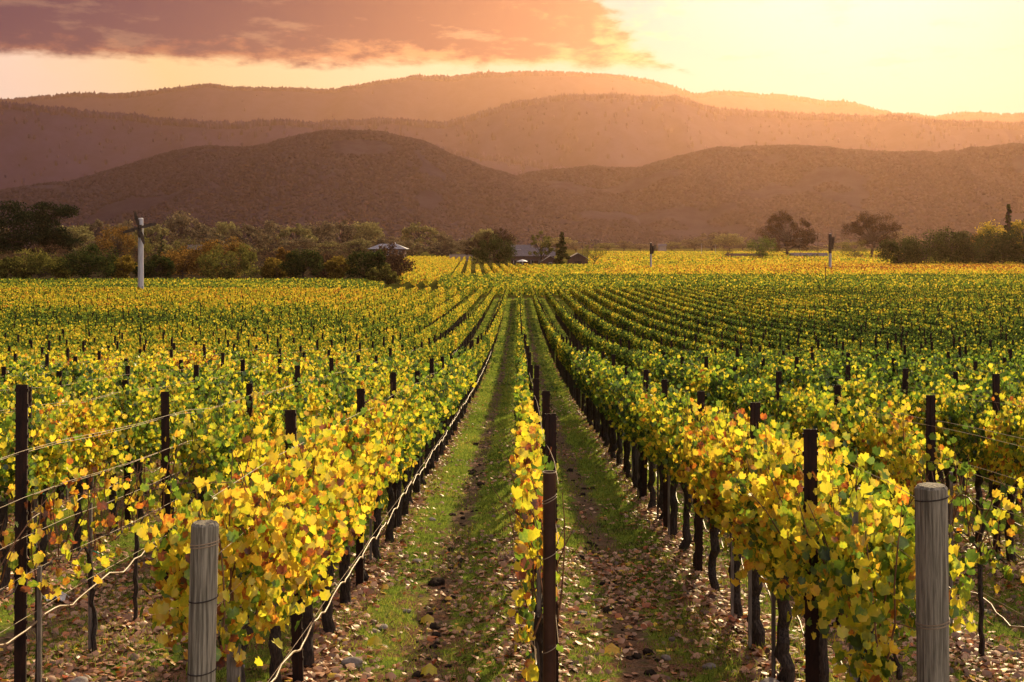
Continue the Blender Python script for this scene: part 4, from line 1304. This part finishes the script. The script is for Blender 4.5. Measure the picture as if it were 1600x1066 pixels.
plant(1230, 330, 96, 720, 'oak', 'oak', "large dark spreading oak with open branches, left of its twin", name="oak_tree", n_leaf=9000, card=0.60, base=0.12)
plant(1363, 330, 92, 740, 'oak', 'oak', "large open-crowned oak just left of the long hedge", name="oak_tree", n_leaf=9000, card=0.60, base=0.12)
plant(1188, 367, 60, 560, 'bush', 'green', "rounded olive-green bush in front of the large oak", name="bush", cat="bush", n_leaf=3500)
plant(1137, 384, 26, 640, 'sparse', 'brown', "small bare brown bush left of the rounded green bush", name="bush", cat="bush", n_leaf=700)
plant(1335, 376, 70, 650, 'bush', 'olive', "tan-green bush below the oak beside the hedge", name="bush", cat="bush", n_leaf=3000)
plant(1256, 396, 70, 600, 'bush', 'dark', "low dark bush under the large spreading oak", name="bush", cat="bush", n_leaf=1500)
for i, (px, yt, w) in enumerate([(1345, 396, 60), (1375, 397, 40)]):
    plant(px, yt, w, 590, 'bush', 'brown', ["low brown hedge bush under the second oak", "smaller low brown bush touching the long dark hedge"][i], name="bush", cat="bush", n_leaf=1500)
G2 = "dark bushes forming the long hedge"
for (px, yt, w, Y, lab) in [(1404, 372, 66, 405, "leftmost low bush of the long dark hedge"), (1446, 359, 90, 412, "second bush of the long dark hedge, rounded"),
                            (1482, 357, 80, 420, "third bush of the long dark hedge"), (1525, 360, 90, 408, "middle bush of the long dark hedge below the orange one"),
                            (1565, 352, 84, 415, "dark hedge bush under the pointed conifer"), (1612, 340, 96, 410, "dark hedge bush cut by the picture's right edge")]:
    plant(px, yt, w, Y, 'bush', 'dark', lab, name="hedge_bush", cat="bush", group=G2, n_leaf=5200, card=0.42)
plant(1530, 356, 60, 440, 'bush', 'orange', "russet tree showing above the long dark hedge", n_leaf=2500)
plant(1555, 342, 80, 470, 'round', 'yellow', "bright yellow tree behind the long dark hedge", n_leaf=3500, base=0.1)
plant(1600, 338, 50, 470, 'round', 'yellow', "yellow tree at the picture's right edge behind the hedge", n_leaf=2500, base=0.1)
plant(1576, 318, 28, 455, 'conifer', 'dark', "pointed conifer rising above the yellow tree", name="conifer", n_leaf=2400, card=0.8)

plant(772, 371, 66, 405, 'round', 'dark', "bushy dark green tree left of the farmhouse", n_leaf=6000, base=0.06, card=0.4)
plant(778, 356, 60, 520, 'oak', 'oak', "brown-topped oak behind the bushy dark green tree", name="oak_tree", n_leaf=3000)
plant(745, 371, 44, 540, 'oak', 'oak', "low brown oak left of the bushy dark green tree", name="oak_tree", n_leaf=2500)
plant(845, 361, 48, 402, 'sparse', 'olive', "thin-leaved oak standing before the farmhouse roof", name="oak_tree", n_leaf=2600, card=0.3)
plant(878, 363, 26, 408, 'conifer', 'dark', "dark conifer between farmhouse and barn", name="conifer", n_leaf=3500, card=0.7)
plant(928, 378, 40, 412, 'sparse', 'olive', "nearly bare small tree right of the barn", n_leaf=500, card=0.25)
plant(690, 373, 46, 740, 'oak', 'oak', "round-headed oak behind the yellow vine rows", name="oak_tree", n_leaf=3000)
for i, (px, yt, w, Y, mk, lab) in enumerate([(790, 412, 50, 380, 'dark', "dark shrub below the bushy farm tree"), (862, 414, 46, 385, 'dark', "dark shrub at the farmhouse front"), (897, 416, 40, 385, 'brown', "brown shrub before the barn"),
                                            (945, 412, 50, 400, 'brown', "brown scrub right of the barn"), (985, 414, 50, 410, 'olive', "olive scrub between barn and short pole")]):
    plant(px, yt, w, Y, 'bush', mk, lab, name="shrub", cat="shrub", n_leaf=1400)


# ------------------------------------------------------------------ buildings
def gable(root, x0, x1, y0, y1, h, rh, wall_m, roof_m, axis='x', ov=0.5, name="wall"):
    mb = MB()
    if axis == 'x':   # ridge runs along x
        ym = (y0 + y1) / 2
        mb.add([(x0, y0, 0), (x1, y0, 0), (x1, y1, 0), (x0, y1, 0), (x0, y0, h), (x1, y0, h), (x1, y1, h), (x0, y1, h), (x0, ym, h + rh), (x1, ym, h + rh)],
               [(0, 1, 5, 4), (2, 3, 7, 6), (1, 2, 6, 9, 5), (3, 0, 4, 8, 7)])
        rb = MB(); s = rh / ((y1 - y0) / 2)
        rb.add([(x0 - ov, y0 - ov, h - ov * s + 0.06), (x1 + ov, y0 - ov, h - ov * s + 0.06), (x1 + ov, ym, h + rh + 0.06), (x0 - ov, ym, h + rh + 0.06), (x1 + ov, y1 + ov, h - ov * s + 0.06), (x0 - ov, y1 + ov, h - ov * s + 0.06)],
               [(0, 1, 2, 3), (3, 2, 4, 5)])
    else:
        xm = (x0 + x1) / 2
        mb.add([(x0, y0, 0), (x1, y0, 0), (x1, y1, 0), (x0, y1, 0), (x0, y0, h), (x1, y0, h), (x1, y1, h), (x0, y1, h), (xm, y0, h + rh), (xm, y1, h + rh)],
               [(0, 1, 5, 8, 4), (2, 3, 7, 9, 6), (1, 2, 6, 5), (3, 0, 4, 7)])
        rb = MB(); s = rh / ((x1 - x0) / 2)
        rb.add([(x0 - ov, y0 - ov, h - ov * s + 0.06), (x0 - ov, y1 + ov, h - ov * s + 0.06), (xm, y1 + ov, h + rh + 0.06), (xm, y0 - ov, h + rh + 0.06), (x1 + ov, y1 + ov, h - ov * s + 0.06), (x1 + ov, y0 - ov, h - ov * s + 0.06)],
               [(0, 3, 2, 1), (3, 5, 4, 2)])
    mb.build(name, wall_m, root)
    r_ = rb.build("roof", roof_m, root); md = r_.modifiers.new("s", 'SOLIDIFY'); md.thickness = 0.18
    return r_


def window(root, x, y, z, w, h, fm=None):
    a = MB(); a.box(x - w / 2 - 0.08, x + w / 2 + 0.08, y - 0.05, y + 0.02, z - 0.08, z + h + 0.08); fo = a.build("window", fm or M_white, root)
    b = MB(); b.box(x - w / 2, x + w / 2, y - 0.08, y - 0.04, z, z + h); b.build("pane", M_dark, fo)


Yh = 440
root = empty("farmhouse", ((825 - 810) / F * Yh, Yh, 0)); tag(root, "dark grey-roofed two-level farmhouse half hidden behind trees", "farmhouse")
r1 = gable(root, -6, 9, 0, 9, 4.2, 2.6, M_barn, M_roof, 'x')
gable(root, -5.5, 0.5, 3, 9, 6.0, 1.8, M_barn, M_roof, 'x')
ch = MB(); ch.box(1.2, 1.9, 4.6, 5.3, 5.5, 8.4); ch.build("chimney", M_wall, r1)
for wx in (-4.4, -2.2, 1.4, 4.2, 6.8): window(root, wx, 0, 1.2, 1.1, 1.3)
window(root, -3.4, 3, 4.6 + 0.9, 1.8, 0.6)
pm = MB()
for q in (-5, -2, 1, 4): pm.box(q, q + 0.14, -2.2, -2.06, 0, 2.5)
pm.build("porch_posts", M_white, root)
pr = MB(); pr.box(-5.5, 4.5, -2.5, -0.02, 2.5, 2.62); pr.build("porch_roof", M_roof, root)
root = empty("shed", ((860 - 810) / F * 425, 425, 0)); tag(root, "small dark gabled shed between farmhouse and barn", "shed")
gable(root, -3, 3, 0, 6, 2.4, 1.8, M_barn, M_metalroof, 'y'); window(root, 0, 0, 1.0, 0.9, 0.9)
root = empty("barn", ((903 - 810) / F * 425, 425, 0)); tag(root, "brown wooden barn with bright tin roof edge", "barn")
gable(root, -3.2, 3.2, 0, 8, 3.4, 1.7, M_barn, M_metalroof, 'y')
dm = MB(); dm.box(-1.2, 1.2, -0.08, -0.01, 0, 2.4); dm.build("door", M_pole_dark, root)
root = empty("garden_parasol", ((816 - 810) / F * 420, 420, 0)); tag(root, "small white garden parasol before the farmhouse porch", "parasol")
pm = MB(); pm.tube([(0, 0, 0), (0, 0, 2.9)], 0.06, 6); pm.build("pole", M_white, root)
cm = MB(); cm.add([(0, 0, 3.1)] + [(1.9 * math.cos(i * math.pi / 4), 1.9 * math.sin(i * math.pi / 4), 2.4) for i in range(8)], [(0, 1 + i, 1 + (i + 1) % 8) for i in range(8)])
c_ = cm.build("canopy", M_white, root); md = c_.modifiers.new("s", 'SOLIDIFY'); md.thickness = 0.03
root = empty("pavilion", ((605 - 810) / F * 560, 560, 0)); tag(root, "low pavilion with pale blue-white hipped roof behind twiggy bush", "building")
b = MB(); b.box(-7.4, 7.4, 0, 10, 0, 5.8); b.build("wall", M_barn, root)
b = MB(); b.add([(-8.8, -1.4, 5.8), (8.8, -1.4, 5.8), (8.8, 11.4, 5.8), (-8.8, 11.4, 5.8), (-3.5, 5, 8.1), (3.5, 5, 8.1)], [(0, 1, 5, 4), (1, 2, 5), (2, 3, 4, 5), (3, 0, 4), (3, 2, 1, 0)])
rf = b.build("roof", M_roof_pale, root)
b = MB(); b.box(1.8, 3.2, 4.4, 5.6, 7.9, 8.7); b.build("cupola", M_white, rf)
for wx in (-5.5, -2.7, 0, 2.7, 5.5): window(root, wx, 0, 3.0, 1.3, 1.9)
root = empty("shed", ((312 - 810) / F * 470, 470, 0)); tag(root, "grey-roofed shed half hidden behind the orange orchard trees", "shed")
gable(root, -5, 5, 0, 7, 6.2, 1.5, M_barn, M_roof, 'x')
root = empty("low_wall", ((720 - 810) / F * 600, 600, 0)); tag(root, "long low tan wall behind the yellow rows", "wall")
b = MB(); b.box(-5.5, 5.5, 0, 0.4, 0, 3.1); b.build("wall_face", M_wall, root); b = MB(); b.box(-5.6, 5.6, -0.1, 0.5, 3.1, 3.25); b.build("coping", M_roof, root)
root = empty("low_barn", ((1165 - 810) / F * 640, 640, 0)); tag(root, "low brown roof beside the bush under the large oak", "barn")
gable(root, -9, 9, 0, 6, 1.6, 1.6, M_barn, M_barn, 'x')
root = empty("low_barn", ((1265 - 810) / F * 650, 650, 0)); tag(root, "low flat roof right of the large oak's trunk", "barn")
gable(root, -9, 9, 0, 6, 1.8, 1.6, M_barn, M_roof, 'x')
root = empty("white_shed", ((1035 - 810) / F * 1150, 1150, 0)); tag(root, "tiny white shed in the haze right of the short pole", "shed")
gable(root, -3.5, 3.5, 0, 5, 6.0, 1.8, M_wall, M_roof, 'x')


# ------------------------------------------------------------------ utility poles
def pole(px, Y, H, r, label, arms, pale=True, top_dark=0.0):
    x = (px - 810) / F * Y
    root = empty("utility_pole", (x, Y, gz1(x, Y))); tag(root, label, "utility pole", "utility poles across the valley")
    b = MB(); b.tube([(0, 0, -0.2), (0, 0, H * 0.5), (0, 0, H)], [r, r * 0.9, r * 0.78], 12); b.build("pole_shaft", M_pole if pale else M_pole_dark, root)
    if top_dark:
        b = MB(); b.tube([(0, 0, H - top_dark), (0, 0, H - 0.4)], r * 1.08, 12); b.build("sleeve", M_pole_dark, root)
    for (z, L, azd, tilt) in arms:
        d = Vector((math.cos(R(azd)), math.sin(R(azd)), 0))
        u = Vector((0, 0, 1)); n_ = d.cross(u)
        b = MB()
        M_ = Matrix(((d.x, n_.x, 0, 0), (d.y, n_.y, 0, 0), (0, 0, 1, 0), (0, 0, 0, 1))) @ Matrix.Rotation(R(tilt), 4, 'Y')
        b.box(-L / 2, L / 2, r * 0.8, r * 0.8 + 0.16, -0.1, 0.1, Matrix.Translation((0, 0, z)) @ M_)
        arm = b.build("crossarm", M_pole_dark, root)
        for s in (-0.92, -0.5, 0.5, 0.92):
            c = MB(); q = Matrix.Translation((0, 0, z)) @ M_ @ Vector((s * L / 2, r * 0.8 + 0.08, 0.1))
            c.tube([q, q + Vector((0, 0, 0.12)), q + Vector((0, 0, 0.26))], [0.05, 0.07, 0.035], 6); c.build("insulator", M_white, arm)
    return root


def wind_machine(px, Y, H, r, label, yaw, roll, blade, engine=2.2):
    """vineyard frost fan: thick tower, dark gearbox and a four-bladed fan"""
    x = (px - 810) / F * Y
    root = empty("wind_machine", (x, Y, gz1(x, Y))); tag(root, label, "wind machine", "frost fans standing in the vineyards")
    b = MB(); b.tube([(0, 0, -0.2), (0, 0, H * 0.5), (0, 0, H)], [r, r * 0.93, r * 0.84], 14); b.build("tower", M_pole, root)
    b = MB(); b.tube([(0, 0, H + 0.001), (0, 0, H + 0.12)], [r * 0.9, r * 0.6], 12); b.build("tower_cap", M_white, root)
    hz = H - 1.3
    if engine > 2.3:
        b = MB(); b.tube([(0, 0, H - engine * 1.15), (0, 0, H + 0.02)], r * 1.06, 14); b.build("sleeve", M_pole_dark, root)
    Mh = Matrix.Translation((0, 0, hz)) @ Matrix.Rotation(R(yaw), 4, 'Z')
    b = MB(); b.box(-0.30, 0.30, -r - 0.7, -r * 0.9, -0.35 * engine, 0.45, Mh); b.box(-0.22, 0.22, -r - 0.5, -r * 0.9, -0.62 * engine, -0.3 * engine, Mh); g_ = b.build("gearbox", M_pole_dark, root)
    b = MB(); b.tube([Mh @ Vector((0, -r - 0.7, 0)), Mh @ Vector((0, -r - 1.0, 0))], [0.22, 0.12], 10); b.build("hub", M_pole_dark, g_)
    for i in range(4):
        a = R(roll + 90 * i)
        b = MB(); c, s_ = math.cos(a), math.sin(a)
        for sgn in (1,):
            vs = []
            for t, w, tw in ((0.1, 0.12, 0.25), (0.35, 0.24, 0.2), (0.7, 0.22, 0.12), (1.0, 0.13, 0.06)):
                for ww, dy in ((-w, -tw * w), (w, tw * w)):
                    for th in (-0.02, 0.02):
                        u_, v_ = t * blade, ww
                        vs.append(Mh @ Vector((u_ * c - v_ * s_, -r - 0.9 + dy + th, u_ * s_ + v_ * c)))
            fs = []
            for j in range(3):
                o_ = j * 4
                fs += [(o_, o_ + 2, o_ + 6, o_ + 4), (o_ + 1, o_ + 5, o_ + 7, o_ + 3), (o_, o_ + 4, o_ + 5, o_ + 1), (o_ + 2, o_ + 3, o_ + 7, o_ + 6)]
            fs += [(0, 1, 3, 2), (12, 14, 15, 13)]
            b.add(vs, fs)
        b.build("blade", M_pole_dark, root)
    return root


wind_machine(220, 181, 11.5, 0.42, "tall pale frost fan with four dark blades beside the orchard", 8, 16, 2.35)
wind_machine(1017, 345, 8.4, 0.28, "short pale frost fan standing right of the farm", 74, 82, 1.9, 2.6)
wind_machine(1297, 345, 10.8, 0.40, "grey frost fan with edge-on blades between the two oaks", 72, 80, 2.4, 4.5)
pole(1278, 620, 13.6, 0.18, "slender far utility pole just left of the dark-headed one", [(12.6, 3.0, 10, 0)], pale=False)
pole(1250, 640, 11.5, 0.12, "very thin far pole beside the large oak", [(10.6, 2.0, 0, 0)], pale=False)
pole(931, 470, 10.0, 0.12, "thin pole with one wide crossarm above the bare tree", [(9.2, 4.6, 12, 0)], pale=False)
pole(910, 520, 9.0, 0.10, "thin pole behind the barn's right corner", [(8.4, 3.0, 12, 0)], pale=False)
pole(1096, 760, 8.2, 0.16, "far pale pole in the haze with a short crossarm", [(7.6, 3.6, 0, 0)])
pole(1118, 780, 7.5, 0.12, "thinner far pale pole beside another in the haze", [(7.0, 1.4, 0, 0)])
b = MB(); x = (1290 - 810) / F * 205; b.tube([(0, 0, 0), (0, 0, 4.4)], 0.07, 6)
o = b.build("marker_post", M_pole_dark, loc=(x, 205, gz1(x, 205))); tag(o, "thin dark marker post at the far edge of the field", "post")

# ------------------------------------------------------------------ haze
def haze(density, color, anis):
    m, n = mat("valley_haze")
    o = n.new('ShaderNodeOutputMaterial'); v = n.new('ShaderNodeVolumePrincipled')
    v.inputs['Color'].default_value = (*color, 1); v.inputs['Density'].default_value = density; v.inputs['Anisotropy'].default_value = anis
    n.link(v.outputs[0], o.inputs['Volume'])
    mb = MB(); mb.box(-9000, 9000, -300, 9800, -20, 1250)
    h = mb.build("haze", m); tag(h, "thin golden evening haze filling the valley", "haze", kind='stuff')


haze(4.6e-5, (0.66, 0.385, 0.25), 0.775)
